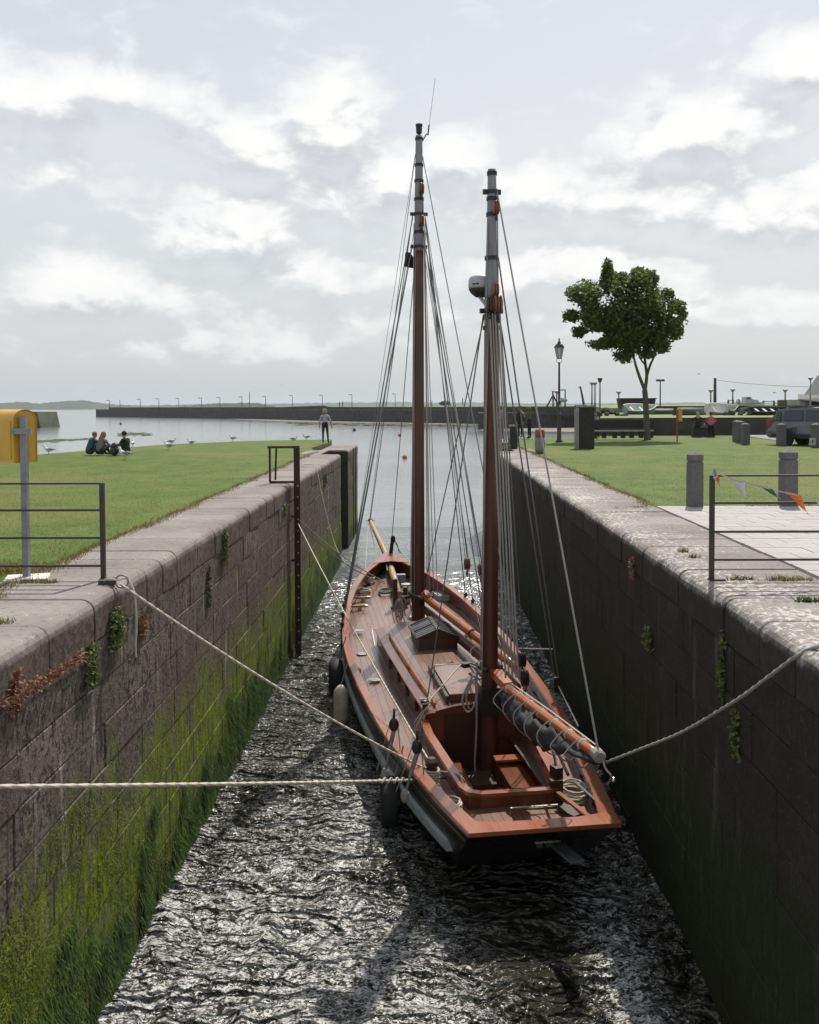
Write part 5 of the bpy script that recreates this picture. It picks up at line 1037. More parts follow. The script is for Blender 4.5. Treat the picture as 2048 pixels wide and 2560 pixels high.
for (sx_, sy_, n, s_, lab) in ((2020, 1505, 90, .09, 'green weed rosette on the right coping at the photo edge'), (1850, 1450, 70, .12, 'sparse weeds at the joint behind the right railing post'), (1960, 1452, 80, .12, 'brownish weeds along the joint of the right coping'), (1735, 1395, 40, .05, 'tiny weed on the right coping left of the railing')):
    c = G(sx_, sy_, 0); x, y = c.x+RNG.normal(0, s_*.6, n), c.y+RNG.normal(0, s_*.22, n); o = blades('weed', x, y, 0., .055, .018, M_WEED if 'brown' not in lab else M_DRY, 1.3); del o['kind']; tag(o, lab, 'weed')
# ------------------------------------------------------------------ people
def person(name_label, loc, rz, joints, bones, mats, hair=None, extra=None):
    """one skinned body: joints name->(xyz, radius); bones (a, b, material slot)"""
    names = list(joints); me = bpy.data.meshes.new('body'); me.from_pydata([joints[k][0] for k in names], [(names.index(a), names.index(b)) for a, b, _ in bones], [])
    ob = bpy.data.objects.new('body', me); COL.objects.link(ob); ob.modifiers.new('skin', 'SKIN'); sv = me.skin_vertices[0].data
    for i, k in enumerate(names): rr = joints[k][1]; sv[i].radius = (rr, rr) if not isinstance(rr, tuple) else rr; sv[i].use_root = (i == 0)
    ss_ = ob.modifiers.new('sub', 'SUBSURF'); ss_.levels = 2; ss_.render_levels = 2
    dg = bpy.context.evaluated_depsgraph_get(); me2 = bpy.data.meshes.new_from_object(ob.evaluated_get(dg)); bpy.data.objects.remove(ob)
    for mt in mats: me2.materials.append(mt)
    segs = [(np.array(joints[a][0]), np.array(joints[b][0]), s) for a, b, s in bones]
    for p in me2.polygons:
        c = np.array(p.center); best = None
        for a, b, s in segs:
            ab = b-a; u = np.clip(np.dot(c-a, ab)/max(np.dot(ab, ab), 1e-9), 0, 1); dd = np.linalg.norm(c-a-ab*u)
            if best is None or dd < best[0]: best = (dd, s)
        p.material_index = best[1]; p.use_smooth = True
    o = thing('person', name_label, 'person', loc, rz); link('body', me2, o)
    if hair:
        for hn, hm__, parts in hair:
            mb = MB()
            for c, r_ in parts: mb.ball(c, r_, 12, 8)
            mb.build(hn, hm__, o, True)
    return o
def hand(j, b, nm, wr, dirv, side, slot=0):
    w_ = Vector(wr); dv = Vector(dirv).normalized(); sv_ = Vector(side).normalized()
    j[nm+'palm'] = (tuple(w_+dv*.07), .034); b.append((nm+'wr', nm+'palm', slot))
    for i, (off, ln) in enumerate(((-.03, .065), (-.01, .085), (.01, .08), (.03, .06))):
        k1, k2 = f'{nm}f{i}', f'{nm}g{i}'; j[k1] = (tuple(w_+dv*.10+sv_*off), .0115); j[k2] = (tuple(w_+dv*(.10+ln)+sv_*off*1.1+Vector((0, .012, 0))), .009); b += [(nm+'palm', k1, slot), (k1, k2, slot)]
    j[nm+'t'] = (tuple(w_+dv*.10-sv_*.062), .011); b.append((nm+'palm', nm+'t', slot))
def standing(label, loc, rz, mats, h=1.68, arms=((-.0, 0), (0, 0)), lean=0., legs=(0., 0.), hair='short', hairm=None, bag=False, sleeve=1, phone=False):
    s = h/1.70; S = lambda x, y, z: (x*s, y*s+lean*max(0, z-.9), z*s)
    j = {'pel': (S(0, 0, .95), (.155*s, .11*s)), 'wai': (S(0, 0, 1.08), (.14*s, .10*s)), 'che': (S(0, 0, 1.28), (.165*s, .115*s)), 'sho': (S(0, .0, 1.40), (.13*s, .09*s)), 'nec': (S(0, .01, 1.47), .05*s), 'hd1': (S(0, .03, 1.55), (.072*s, .08*s)), 'hd2': (S(0, .03, 1.65), (.07*s, .085*s))}
    b = [('pel', 'wai', 2), ('wai', 'che', 1), ('che', 'sho', 1), ('sho', 'nec', 0), ('nec', 'hd1', 0), ('hd1', 'hd2', 0)]
    j['nos'] = (S(0, .115, 1.575), .014); b.append(('hd1', 'nos', 0))
    for n_, sg, lx_ in (('l', -1, legs[0]), ('r', 1, legs[1])):
        j[n_+'hip'] = (S(sg*.09, 0, .90), .088*s); j[n_+'kn'] = (S(sg*(.10+lx_*.5), .015, .49), .058*s); j[n_+'an'] = (S(sg*(.10+lx_), -.01, .09), .04*s); j[n_+'ft'] = (S(sg*(.115+lx_*1.2), .15, .035), .033*s)
        b += [('pel', n_+'hip', 2), (n_+'hip', n_+'kn', 2), (n_+'kn', n_+'an', 2), (n_+'an', n_+'ft', 3)]
        a = arms[0 if sg < 0 else 1]
        j[n_+'sh'] = (S(sg*.185, 0, 1.385), .06*s)
        if a[0] == 'up': j[n_+'el'] = (S(sg*.22, .16, 1.16), .044*s); j[n_+'wr'] = (S(sg*.07, .34, 1.36), .032*s); dv, sd_ = (-sg*.25, .3, .6), (1, 0, 0)
        else: j[n_+'el'] = (S(sg*(.235+a[0]), -.01, 1.12), .043*s); j[n_+'wr'] = (S(sg*(.25+a[0]*1.7), .05+a[1], .88), .031*s); dv, sd_ = (sg*.05, .1, -1), (0, 1, 0)
        b += [('sho', n_+'sh', 1), (n_+'sh', n_+'el', 1), (n_+'el', n_+'wr', 1 if sleeve > 1 else 0)]; hand(j, b, n_, j[n_+'wr'][0], dv, sd_)
    hc = S(0, .015, 1.64); hs = []
    if hair == 'curly': hs = [((hc[0]+.05*math.cos(i*1.3), hc[1]-.01+.04*math.sin(i*1.3), hc[2]+.0+.05*math.sin(i*2.1)), .075*s) for i in range(9)]+[((0, hc[1]-.03, hc[2]-.03), (.12*s, .10*s, .12*s))]
    elif hair == 'hood': hs = [((0, hc[1]-.01, hc[2]-.02), (.13*s, .13*s, .15*s)), ((0, hc[1]-.05, hc[2]-.16), (.14*s, .1*s, .09*s))]
    else: hs = [((0, hc[1]-.02, hc[2]+.01), (.09*s, .10*s, .10*s))]
    o = person(label, loc, rz, j, b, mats, [('hair' if hair != 'hood' else 'hood', hairm, hs)])
    if bag: MB().ball(S(0, -.19, 1.2), (.17, .12, .25), 10, 8).build('backpack', M_BLACK, o, True)
    if phone: MB().box(S(0, .40, 1.45), (.14, .02, .08)).build('camera_body', M_BLACK, o)
    return o
def cloth(n_, c): return plain(n_, c, .85, .15, 10)
C_WH, C_DK, C_TEAL, C_GREY, C_OLV, C_PINK, C_KHK = cloth('lilac_white_cotton', (.40, .39, .47)), cloth('black_trousers', (.018, .017, .016)), cloth('teal_jacket', (.02, .07, .10)), cloth('grey_coat', (.17, .16, .16)), cloth('olive_jacket', (.03, .024, .015)), cloth('pink_shirt', (.50, .15, .18)), cloth('khaki_parka', (.12, .105, .075))
H_BL, H_GIN, H_DK, H_BR = cloth('blond_hair', (.36, .25, .13)), cloth('ginger_hair', (.28, .12, .05)), cloth('dark_hair', (.025, .018, .012)), cloth('brown_hair', (.10, .05, .025))
standing('curly haired person in pale top and black trousers at the far left wall end', G(813, 1109, 0), R(4), [M_SKIN, C_WH, C_DK, M_DARKW], 1.62, ((.02, 0), (.05, 0)), 0, (.0, .06), 'curly', H_BL)
standing('person in a khaki parka with raised hood holding a camera on the right bank', G(1324, 1097, 0), R(60), [M_SKIN, C_KHK, C_DK, M_BLACK], 1.66, (('up', 0), ('up', 0)), .05, (0, .03), 'hood', C_KHK, sleeve=2, phone=True)
standing('person in dark clothes standing behind the mizzen ropes on the right bank', G(1301, 1095, 0), R(40), [M_SKIN, C_OLV, C_DK, M_BLACK], 1.72, ((0, 0), (.02, 0)), 0, (0, .02), 'short', H_BR, sleeve=2)
standing('person in pale shirt with black backpack, half hidden by the mizzen mast', G(1254, 1099, 0), R(50), [M_SKIN, C_WH, C_GREY, M_BLACK], 1.72, ((0, 0), (.0, .1)), 0, (0, .02), 'short', H_DK, bag=True)
def sitting(label, loc, rz, mats, h=1.68, seat=.0, hairm=None, long_=False, lean=.12, knees=.38, sleeve=2):
    s = h/1.70; S = lambda x, y, z: (x*s, y*s, seat+z*s)
    j = {'pel': (S(0, 0, .12), (.175*s, .13*s)), 'wai': (S(0, .02, .26), (.16*s, .12*s)), 'che': (S(0, lean*.6, .45), (.18*s, .125*s)), 'sho': (S(0, lean, .57), (.14*s, .095*s)), 'nec': (S(0, lean+.03, .63), .05*s), 'hd1': (S(0, lean+.07, .71), (.072*s, .08*s)), 'hd2': (S(0, lean+.08, .80), (.07*s, .085*s)), 'nos': (S(0, lean+.16, .72), .014)}
    b = [('pel', 'wai', 1), ('wai', 'che', 1), ('che', 'sho', 1), ('sho', 'nec', 0), ('nec', 'hd1', 0), ('hd1', 'hd2', 0), ('hd1', 'nos', 0)]
    for n_, sg in (('l', -1), ('r', 1)):
        if seat > .2: kn, an, ft = (sg*.12, .44, .10), (sg*.12, .46, .09-seat/s), (sg*.12, .60, .035-seat/s)
        else: kn, an, ft = (sg*.14, .42, knees), (sg*.13, .62, .06), (sg*.13, .74, .04)
        j[n_+'hip'] = (S(sg*.10, .03, .11), .095*s); j[n_+'kn'] = (S(*kn), .062*s); j[n_+'an'] = (S(*an), .042*s); j[n_+'ft'] = (S(*ft), .034*s)
        b += [('pel', n_+'hip', 2), (n_+'hip', n_+'kn', 2), (n_+'kn', n_+'an', 2), (n_+'an', n_+'ft', 3)]
        j[n_+'sh'] = (S(sg*.185, lean-.01, .55), .062*s); j[n_+'el'] = (S(sg*.25, lean+.12, .33), .045*s); j[n_+'wr'] = (S(sg*.14, lean+.33, .34), .032*s)
        b += [('sho', n_+'sh', 1), (n_+'sh', n_+'el', 1), (n_+'el', n_+'wr', 1)]; hand(j, b, n_, j[n_+'wr'][0], (-sg*.2, 1, .1), (1, 0, 0))
    hs = [(S(0, lean+.055, .79), (.09*s, .10*s, .10*s))]
    if long_: hs += [(S(0, lean-.0, .70), (.105*s, .075*s, .14*s)), (S(0, lean-.06, .58), (.12*s, .07*s, .14*s))]
    return person(label, loc, rz, j, b, mats, [('hair', hairm, hs)])
g0 = G(222, 1138, 0); sitting('person in a teal jacket sitting on the left lawn, leftmost of the group', g0, R(-40), [M_SKIN, C_TEAL, C_DK, M_BLACK], 1.7, 0, H_GIN, False, .2)
g1 = G(248, 1138, 0); sitting('person with long ginger hair in a grey coat sitting on the left lawn', g1, R(-30), [M_SKIN, C_GREY, C_DK, M_BLACK], 1.7, 0, H_GIN, True, .17)
g2 = G(318, 1137, 0); sitting('person in a dark olive jacket sitting on the left lawn facing left', g2, R(70), [M_SKIN, C_OLV, C_DK, M_BLACK], 1.74, 0, H_DK, False, .06, .42)
bg_ = thing('backpack', 'black backpack standing on the lawn between the sitting people', 'backpack', G(287, 1139, 0)); MB().ball((0, 0, .24), (.17, .13, .25), 12, 8).build('bag', M_BLACK, bg_, True); MB().ball((-.05, -.13, .16), (.10, .06, .12), 10, 6).build('pocket', M_FENCE, bg_, True); MB().tube(smoothpath([(.1, .08, .44), (.2, .06, .3), (.15, .05, .06)]), .015, 6).build('strap', M_GREYB, bg_)
ss = thing('stone_bench', 'low rough stone seat below the two sitting people by the right wall', 'bench', G(1758, 1092, 0)); MB().box((0, 0, .27), (1.2, .45, .54), .03).build('block', M_DSTONE, ss)
w0 = G(1745, 1093, 0); sitting('blond person in a dark green jacket sitting on the stone seat by the right wall', (w0.x, w0.y, 0), R(-8), [M_SKIN, C_OLV, C_DK, M_BLACK], 1.7, .5, H_BL, True, .05)
w1 = G(1777, 1093, 0); sitting('person in a pink shirt sitting on the stone seat by the right wall', (w1.x, w1.y, 0), R(-20), [M_SKIN, C_PINK, C_DK, M_BLACK], 1.7, .5, H_BR, False, .06)
btl = G(1760, 1092, 0); b0 = tag(MB().lathe([(.035, 0), (.035, .16), (.012, .2), (.012, .24)], (0, 0, 0), 10).build('bottle', M_WHITE, None, True, (btl.x, btl.y-.05, .54)), 'white bottle on the stone seat between the two sitting people', 'bottle')
p = G(1492, 1096, 0); sitting('grey haired person in a pale jacket sitting behind the tall dark slab', (p.x, p.y+.5, 0), R(-20), [M_SKIN, C_GREY, C_DK, M_BLACK], 1.7, .45, C_GREY, False, .1)
# ------------------------------------------------------------------ gulls
M_GW, M_GG, M_GL = plain('gull_white', (.75, .75, .74), .8, .06, 9), plain('gull_grey', (.27, .28, .31), .8, .1, 9), plain('gull_bill', (.5, .33, .05), .6, .1, 9)
def gull(label, loc, rz, s=1., sit=False, group='gulls'):
    o = thing('gull', label, 'gull', loc, rz, group); h0 = .09*s if sit else .20*s
    MB().tube(smoothpath([(0, -.24*s, h0+.02*s), (0, -.12*s, h0+.01*s), (0, .02*s, h0), (0, .12*s, h0+.05*s), (0, .17*s, h0+.13*s), (0, .20*s, h0+.20*s), (0, .24*s, h0+.19*s)], 3), [.012*s, .03*s, .05*s, .062*s, .078*s, .088*s, .092*s, .09*s, .088*s, .082*s, .07*s, .058*s, .048*s, .044*s, .045*s, .048*s, .05*s, .044*s, .025*s], 10).build('body', M_GW, o, True)
    MB().tube([(0, .24*s, h0+.19*s), (0, .31*s, h0+.175*s)], [.016*s, .006*s], 6).build('bill', M_GL, o)
    for sg in (-1, 1): MB().ball((sg*.07*s, -.06*s, h0+.035*s), (.03*s, .19*s, .06*s), 8, 6).tube([(sg*.06*s, -.16*s, h0+.03*s), (sg*.03*s, -.36*s, h0+.0*s)], [.035*s, .006*s], 6).build('wing', M_GG, o, True)
    if not sit:
        for sg in (-1, 1): MB().tube([(sg*.03*s, .0, h0-.05*s), (sg*.03*s, .0, .01)], .008*s, 5).tube([(sg*.03*s, -.0, .01), (sg*.03*s, .06*s, .006)], .01*s, 5).build('leg', M_GL, o)
for sx_, sy_, rz_, s_, sit_, lab in ((313, 1149, 80, 1.5, 0, 'nearest gull standing in front of the person in the dark jacket'), (422, 1125, 75, 1.35, 0, 'gull standing alone on the lawn right of the group, nearer one'), (430, 1112, -60, 1.2, 0, 'gull at the lawn edge above the lone gull, facing right'), (478, 1109, 80, 1.1, 1, 'gull resting at the lawn edge right of centre group'), (122, 1135, 100, 1.2, 0, 'gull on the lawn edge left of the sitting group'), (332, 1117, 10, 1.2, 0, 'gull standing just behind the person in the dark jacket'), (582, 1103, 70, 1.2, 0, 'gull at the lawn edge half way to the ladder frame'), (735, 1101, -80, 1.2, 1, 'brownish gull lying at the far lawn edge'), (766, 1100, 110, 1.2, 0, 'white gull at the far lawn edge left of the standing person')):
    gull(lab, G(sx_, sy_, 0), R(rz_), s_*.66, bool(sit_))
def flying(label, loc, s=1.):
    o = thing('flying_gull', label, 'gull', loc, R(70)); MB().tube([(0, -.25*s, 0), (0, 0, 0), (0, .25*s, .02*s)], [.01*s, .07*s, .03*s], 8).build('body', M_GG, o, True)
    for sg in (-1, 1): MB().grid([[(0, .1*s, .03*s), (0, -.08*s, .03*s)], [(sg*.3*s, .13*s, .12*s), (sg*.3*s, -.03*s, .11*s)], [(sg*.65*s, .0, .04*s), (sg*.65*s, -.06*s, .035*s)]]).build('wing', M_GG, o)
flying('gull flying above the telegraph pole', D(1748, 935, 60), .4); flying('gull flying low over the boats on the right bank', D(1937, 982, 50), .4); flying('small far gull flying left of the fore mast', D(705, 963, 120), .4)
# buoys
def buoy(label, sx_, sy_, r_, mat):
    p = G(sx_, sy_, WZ); o = thing('mooring_buoy', label, 'buoy', p, 0, 'round mooring buoys')
    MB().ball((0, 0, r_*.45), r_, 14, 10).build('float', mat, o, True); MB().tube([(0, 0, r_*1.3), (0, 0, r_*1.6)], r_*.14, 6).build('eye', M_BLACK, o)
M_BUOY = plain('faded_orange_buoy', (.36, .13, .055), .6, .3, 5)
buoy('nearest round orange buoy in the water left of the fore mast', 1012, 1146, .27, M_BUOY); buoy('farther reddish buoy left of the fore mast', 999, 1090, .32, M_REDP); buoy('farthest dark buoy right of the standing person', 886, 1077, .4, M_RUST); buoy('tiny dark float in the calm water at the left', 302, 1061, .4, M_BLACK)
# ------------------------------------------------------------------ far breakwater, quay walls, shore
def hz(sx): return 1019.3-(sx+87)*.00485
def strip_wall(par, name, base, tops, zb, back, mat, cap=None):
    fr = []; tt_ = []
    for (sx, sy), ty in zip(base, tops):
        b_ = G(sx, sy, zb); z = D(sx, ty, b_.y).z; fr.append((b_, z))
    rows = [[(b_.x, b_.y, zb-.3), (b_.x, b_.y, z), (b_.x*(1+back/b_.y), b_.y+back, z), (b_.x*(1+back/b_.y), b_.y+back, zb-.3)] for b_, z in fr]
    mb = MB().grid(rows); mb.add(rows[0], [(0, 1, 2, 3)]); mb.add(rows[-1], [(0, 1, 2, 3)]); o = mb.build(name, mat, par)
    if cap:
        rows = [[(b_.x, b_.y-.15, z-.35), (b_.x, b_.y-.15, z+.1), (b_.x*(1+back/b_.y), b_.y+back, z+.1)] for b_, z in fr]; MB().grid(rows).build('coping', cap, par)
    return fr
BASE = [(240, 1042), (360, 1043.5), (480, 1045), (600, 1047), (700, 1049), (840, 1053), (1000, 1056), (1120, 1058), (1240, 1061)]
bk = thing('breakwater', 'long low dark stone breakwater across the bay with lamp posts', 'breakwater', (0, 0, 0))
fr = strip_wall(bk, 'wall', BASE, [1024, 1024, 1024, 1024, 1024.5, 1025, 1025, 1025, 1026], WZ, 9, M_DSTONE, M_SHORE)
def pier_y(sx):
    for (a, fa), (b_, fb) in zip(zip([q[0] for q in BASE], fr), zip([q[0] for q in BASE[1:]], fr[1:])):
        if sx <= b_: u = (sx-a)/(b_-a); return fa[0].y+(fb[0].y-fa[0].y)*u, fa[1]+(fb[1]-fa[1])*u
    return fr[-1][0].y, fr[-1][1]
rows = []
for sx, ty in ((272, 1018.5), (500, 1018.5), (700, 1018), (790, 1014.5), (812, 1014.5), (830, 1018), (1000, 1018.5), (1240, 1018.5)):
    y, z = pier_y(sx); y += 8; t_ = D(sx, ty, y); rows.append([(t_.x, y, z-.5), (t_.x, y, t_.z), (t_.x, y+.9, t_.z), (t_.x, y+.9, z-.5)])
mb = MB().grid(rows); mb.add(rows[0], [(0, 1, 2, 3)]).add(rows[-1], [(0, 1, 2, 3)]); mb.build('parapet', M_DSTONE, bk)
for i, (sx, ty, hd) in enumerate(((274, 1001, 1), (351, 998, 1), (397, 997, 1), (447, 996, 1), (504, 995, 1), (550, 994, 1), (605, 992, 1), (664, 991, 1), (731, 989, 1), (806, 988, 1), (880, 986.5, 1), (988, 984.5, 1))):
    y, z = pier_y(sx); t_ = D(sx, ty, y+6); o = thing('lamp_post', f'{["leftmost", "second", "third", "fourth", "fifth", "sixth", "seventh", "eighth", "ninth", "tenth", "eleventh", "twelfth"][i]} thin lamp post from the left along the far breakwater', 'lamp post', (t_.x, y+6, z), 0, 'lamp posts along the breakwater')
    h_ = t_.z-z; w_ = .12*y/350; MB().tube([(0, 0, 0), (0, 0, h_)], [w_*1.2, w_*.8], 6).build('pole', M_FENCE, o); MB().box((-w_*5, 0, h_), (w_*11, w_*2.5, w_*2)).build('lamp_head', M_IRON, o)
for sx, ty, lab in ((624, 980, 'tall thin pole rising above the breakwater lamp posts'), (300, 999, 'short pole near the left end of the breakwater')):
    y, z = pier_y(sx); t_ = D(sx, ty, y+7); tag(MB().tube([(0, 0, 0), (0, 0, t_.z-z)], .16, 6).build('pole', M_FENCE, None, loc=(t_.x, y+7, z)), lab, 'pole')
kind(MB().add([tuple(G(sx, sy, WZ+.03)) for sx, sy in ((560, 1046), (700, 1049), (840, 1053), (1000, 1056), (1240, 1061), (1240, 1064), (1000, 1058.5), (860, 1056.5), (720, 1054), (600, 1049))], [tuple(range(10))]).build('mud_shore', M_MUD), 'structure')
kind(MB().add([tuple(G(sx, sy, WZ+.03)) for sx, sy in ((1196, 1074), (1300, 1068), (1460, 1065), (1460, 1080), (1330, 1078.5), (1215, 1078))], [tuple(range(6))]).build('basin_beach', M_MUD), 'structure')
rk = MB(); r = random.Random(4)
for _ in range(160):
    sx = r.uniform(720, 1215); sy = 1056.5+(sx-720)*.014+abs(r.gauss(0, 2.2)); p = G(sx, sy, WZ); s_ = r.uniform(.4, 1.4); rk.ball((p.x, p.y, WZ+.05), (s_*1.6, s_*1.2, .35), 6, 4)
kind(rk.build('shore_rocks', M_SHORE), 'stuff')
wk = MB()
for _ in range(240):
    u = r.random(); sx, sy = (r.uniform(80, 235), 0) if u < .6 else (r.uniform(295, 378), 0); sy = (1106-(sx-80)*.062+r.gauss(0, 1.2)) if u < .6 else 1086+r.gauss(0, 2); p = G(sx, sy, WZ); s_ = r.uniform(.15, .5); wk.ball((p.x, p.y, WZ+.02), (s_*1.8, s_, .06), 6, 4)
kind(wk.build('floating_weed', M_KELP), 'stuff')
qw = thing('quay_wall', 'dark stone quay wall across the small basin behind the street lamp', 'wall', (0, 0, 0))
strip_wall(qw, 'wall', [(1196, 1074), (1260, 1071), (1340, 1070), (1480, 1068)], [1033, 1033, 1033, 1033], WZ, 14, M_DSTONE, M_SHORE)
strip_wall(qw, 'upper_wall', [(1170, 1036), (1340, 1036), (1480, 1036), (1620, 1034)], [1018.5, 1017.5, 1017, 1016], -.6, 2, M_DSTONE)
sp_ = thing('quay_wall', 'dark sloping stone end of a quay behind the yellow box at the left', 'wall', (0, 0, 0))
ql = [G(-260, 1072, WZ), G(103, 1070, WZ)]; ty_ = ql[1].y; zt = D(90, 1030, ty_).z
MB().prism([(ql[0].x-20, WZ-.5), (ql[1].x, WZ-.5), (D(93, 1030, ty_).x, zt), (ql[0].x-20, zt+.8)], 'y', ty_, ty_+14).build('wall', M_SHORE, sp_)
bw_ = thing('boundary_wall', 'low dark stone wall at the back of the right lawn', 'wall', (0, 54.3, 0)); MB().box((35, .25, .35), (51, .5, 1.25)).build('masonry', M_DSTONE, bw_); MB().box((35, .25, .99), (51.2, .56, .05)).build('cap', M_SHORE, bw_)
bw2 = thing('boundary_wall', 'far dark stone wall behind the boats on the bank', 'wall', (0, 100, .9)); x0 = D(1600, 1020, 100).x; MB().box((x0+45, .3, .35), (90, .6, .75)).build('masonry', M_DSTONE, bw2)
# modern lamp posts on the right
def lamp2(label, sx, ty, by, Y, style):
    b_ = D(sx, by, Y); t_ = D(sx, ty, Y); o = thing('lamp_post', label, 'lamp post', b_, 0, 'lamp posts on the right bank'); H_ = t_.z-b_.z; k_ = Y/100
    MB().tube([(0, 0, -1.), (0, 0, H_*.25), (0, 0, H_)], [.11*k_, .08*k_, .06*k_], 7).build('pole', M_FENCE if style != 'thick' else M_IRON, o)
    if style == 'arm': MB().box((-.35*k_, 0, H_), (.8*k_, .14, .12*k_)).build('lamp_head', M_IRON, o)
    elif style == 'flood': MB().box((-.2*k_, 0, H_), (.42*k_, .3, .22*k_), .2).box((.28*k_, 0, H_), (.36*k_, .3, .22*k_), -.2).build('lamp_head', M_FENCE, o)
    elif style == 'can': MB().lathe([(.14*k_, -.35*k_), (.26*k_, 0), (.27*k_, .12*k_), (.05, .16*k_)], (0, 0, H_), 10).build('lamp_head', M_FENCE, o)
    else: MB().lathe([(.06*k_, -.3*k_), (.22*k_, -.08*k_), (.27*k_, 0), (.27*k_, .05*k_), (.1, .10*k_)], (0, 0, H_), 10).build('lamp_head', M_IRON, o)
lamp2('lamp post with arm just right of the black street lamp', 1413, 975, 1016, 150, 'arm'); lamp2('short pale lamp post behind the tripod frame', 1392, 979, 1016, 170, 'bowl')
lamp2('left one of the paired bowl lamps left of the tree', 1480, 957, 1018, 130, 'bowl'); lamp2('right brighter one of the paired bowl lamps left of the tree', 1487.5, 957, 1020, 125, 'bowl'); lamp2('tall can topped lamp post left of the tree trunk', 1500, 948, 1042, 92, 'can')
lamp2('far lamp post nearest the left of the tree trunk', 1547, 980, 1021, 190, 'bowl'); lamp2('floodlight post right of the tree trunk', 1650.5, 951, 1040, 90, 'flood'); lamp2('lamp post left of the telegraph pole', 1777, 976, 1015, 170, 'bowl'); lamp2('lamp post right of the telegraph pole behind the climbing frame', 1832, 974, 1013, 170, 'bowl')
lamp2('far lamp post between swing frame and building', 1963, 975, 1010, 170, 'bowl'); lamp2('thick pale lamp post in front of the building', 2026, 945, 1014, 90, 'thick')
tq = thing('telegraph_pole', 'dark wooden telegraph pole with one wire to the right', 'pole', D(1787.5, 1016, 120)); hh = D(1787.5, 945, 120).z-tq.location.z
MB().tube([(0, 0, -.8), (0, 0, hh)], [.24, .17], 8).build('pole', M_DARKW, tq); e_ = D(2120, 966, 118)-tq.location; s0 = Vector((0, 0, hh-.25)); MB().tube(sag(s0, e_, .35, 14), .022, 5).build('wire', M_FENCE, tq)
# tripod frame, leaning mast, swing frames, bushes
p = D(1383, 1017, 230); o = thing('tripod_frame', 'dark tripod frame with a mast behind the street lamp', 'frame', p); k = 230/FP
for x in (-16, 0, 14): MB().tube([(x*k, 0, 0), (0, 0, 29*k)], .2, 6).build('leg', M_FENCE, o)
MB().tube([(0, 0, 24*k), (-1*k, 0, 39*k)], .2, 6).tube([(-3*k, 0, 38*k), (2*k, 0, 38*k)], .14, 5).build('mast', M_FENCE, o)
p = D(1460, 1012, 200); k = 200/FP; o = thing('leaning_mast', 'leaning boat mast rising from a dark hull left of the paired lamps', 'mast', p); MB().tube([(0, 0, 0), (-9*k, 0, 46*k)], [.28, .16], 6).tube([(-13*k, 0, 44*k), (-7*k, 0, 42*k)], .12, 5).build('mast', M_FENCE, o); MB().box((-8*k, 0, -.3), (28*k, 1.5, 5*k)).build('hull', M_SLAB, o)
def aframe(label, sx, w_, ty, by, Y):
    p = D(sx, by, Y); k = Y/FP; o = thing('swing_frame', label, 'swing', p); h_ = (by-ty)*k
    for x in (-w_*k/2, w_*k/2):
        MB().tube([(x-2.5*k, -.3, -.4), (x, 0, h_)], .16, 6).build('leg', M_FENCE, o); MB().tube([(x+2.5*k, .3, -.4), (x, 0, h_)], .16, 6).build('leg', M_FENCE, o)
    MB().tube([(-w_*k/2, 0, h_-.1), (w_*k/2, 0, h_-.1)], .09, 6).build('crossbar', M_IRON, o)
aframe('dark swing frame on the far lawn left of the round bush', 1827, 12, 1000, 1014, 190); aframe('dark wide swing frame on the far lawn right of the round bush', 1922, 26, 1002, 1013, 190)
def bush(label, sx, sy, w_, h_, Y, n, seed):
    p = D(sx, sy, Y); k = Y/FP; o = thing('bush', label, 'bush', p); rg = np.random.default_rng(seed); q = rg.normal(0, 1, (n, 3)); q /= np.linalg.norm(q, axis=1)[:, None]; q *= rg.uniform(.5, 1, n)[:, None]**.5; P = q*np.array([w_*k/2, w_*k/2, h_*k/2])+np.array([0, 0, h_*k/2]); s_ = w_*k*.09
    nn = rg.normal(0, 1, (n, 3)); nn /= np.linalg.norm(nn, axis=1)[:, None]; tt = np.cross(nn, rg.normal(0, 1, (n, 3))); tt /= np.linalg.norm(tt, axis=1)[:, None]; sv_ = np.cross(nn, tt)
    kind(raw('foliage', np.stack([P+tt*s_, P+sv_*s_, P-tt*s_, P-sv_*s_], 1).reshape(-1, 3), np.arange(4*n).reshape(n, 4), M_LEAF, parent=o), 'stuff'); MB().tube([(0, 0, -.5), (0, 0, h_*k*.4)], w_*k*.08, 6).build('stem', M_BARK, o)
bush('round dark bush on the far lawn beyond the boats', 1846, 1014, 11, 16, 200, 260, 1); bush('dark domed bush on the far green land between the masts', 1112, 1013, 27, 10, 480, 300, 2)
for i, (sx, sy, h_, Y, lab) in enumerate(((849, 1019, 1.7, 330, 'tiny walker on the breakwater, left one of a pair'), (857, 1019, 1.75, 330, 'tiny walker on the breakwater, right one of a pair'), (1080, 1018, 1.7, 300, 'tiny walker on the breakwater between the masts'), (1157, 1013, 1.75, 300, 'tiny walker on the far green land right of the domed bush'))):
    standing(lab, D(sx, sy, Y), R(70), [M_SKIN, C_DK, C_DK, M_BLACK], h_*1.3, ((0, 0), (0, 0)), 0, (0, .05), 'short', H_DK, sleeve=2)
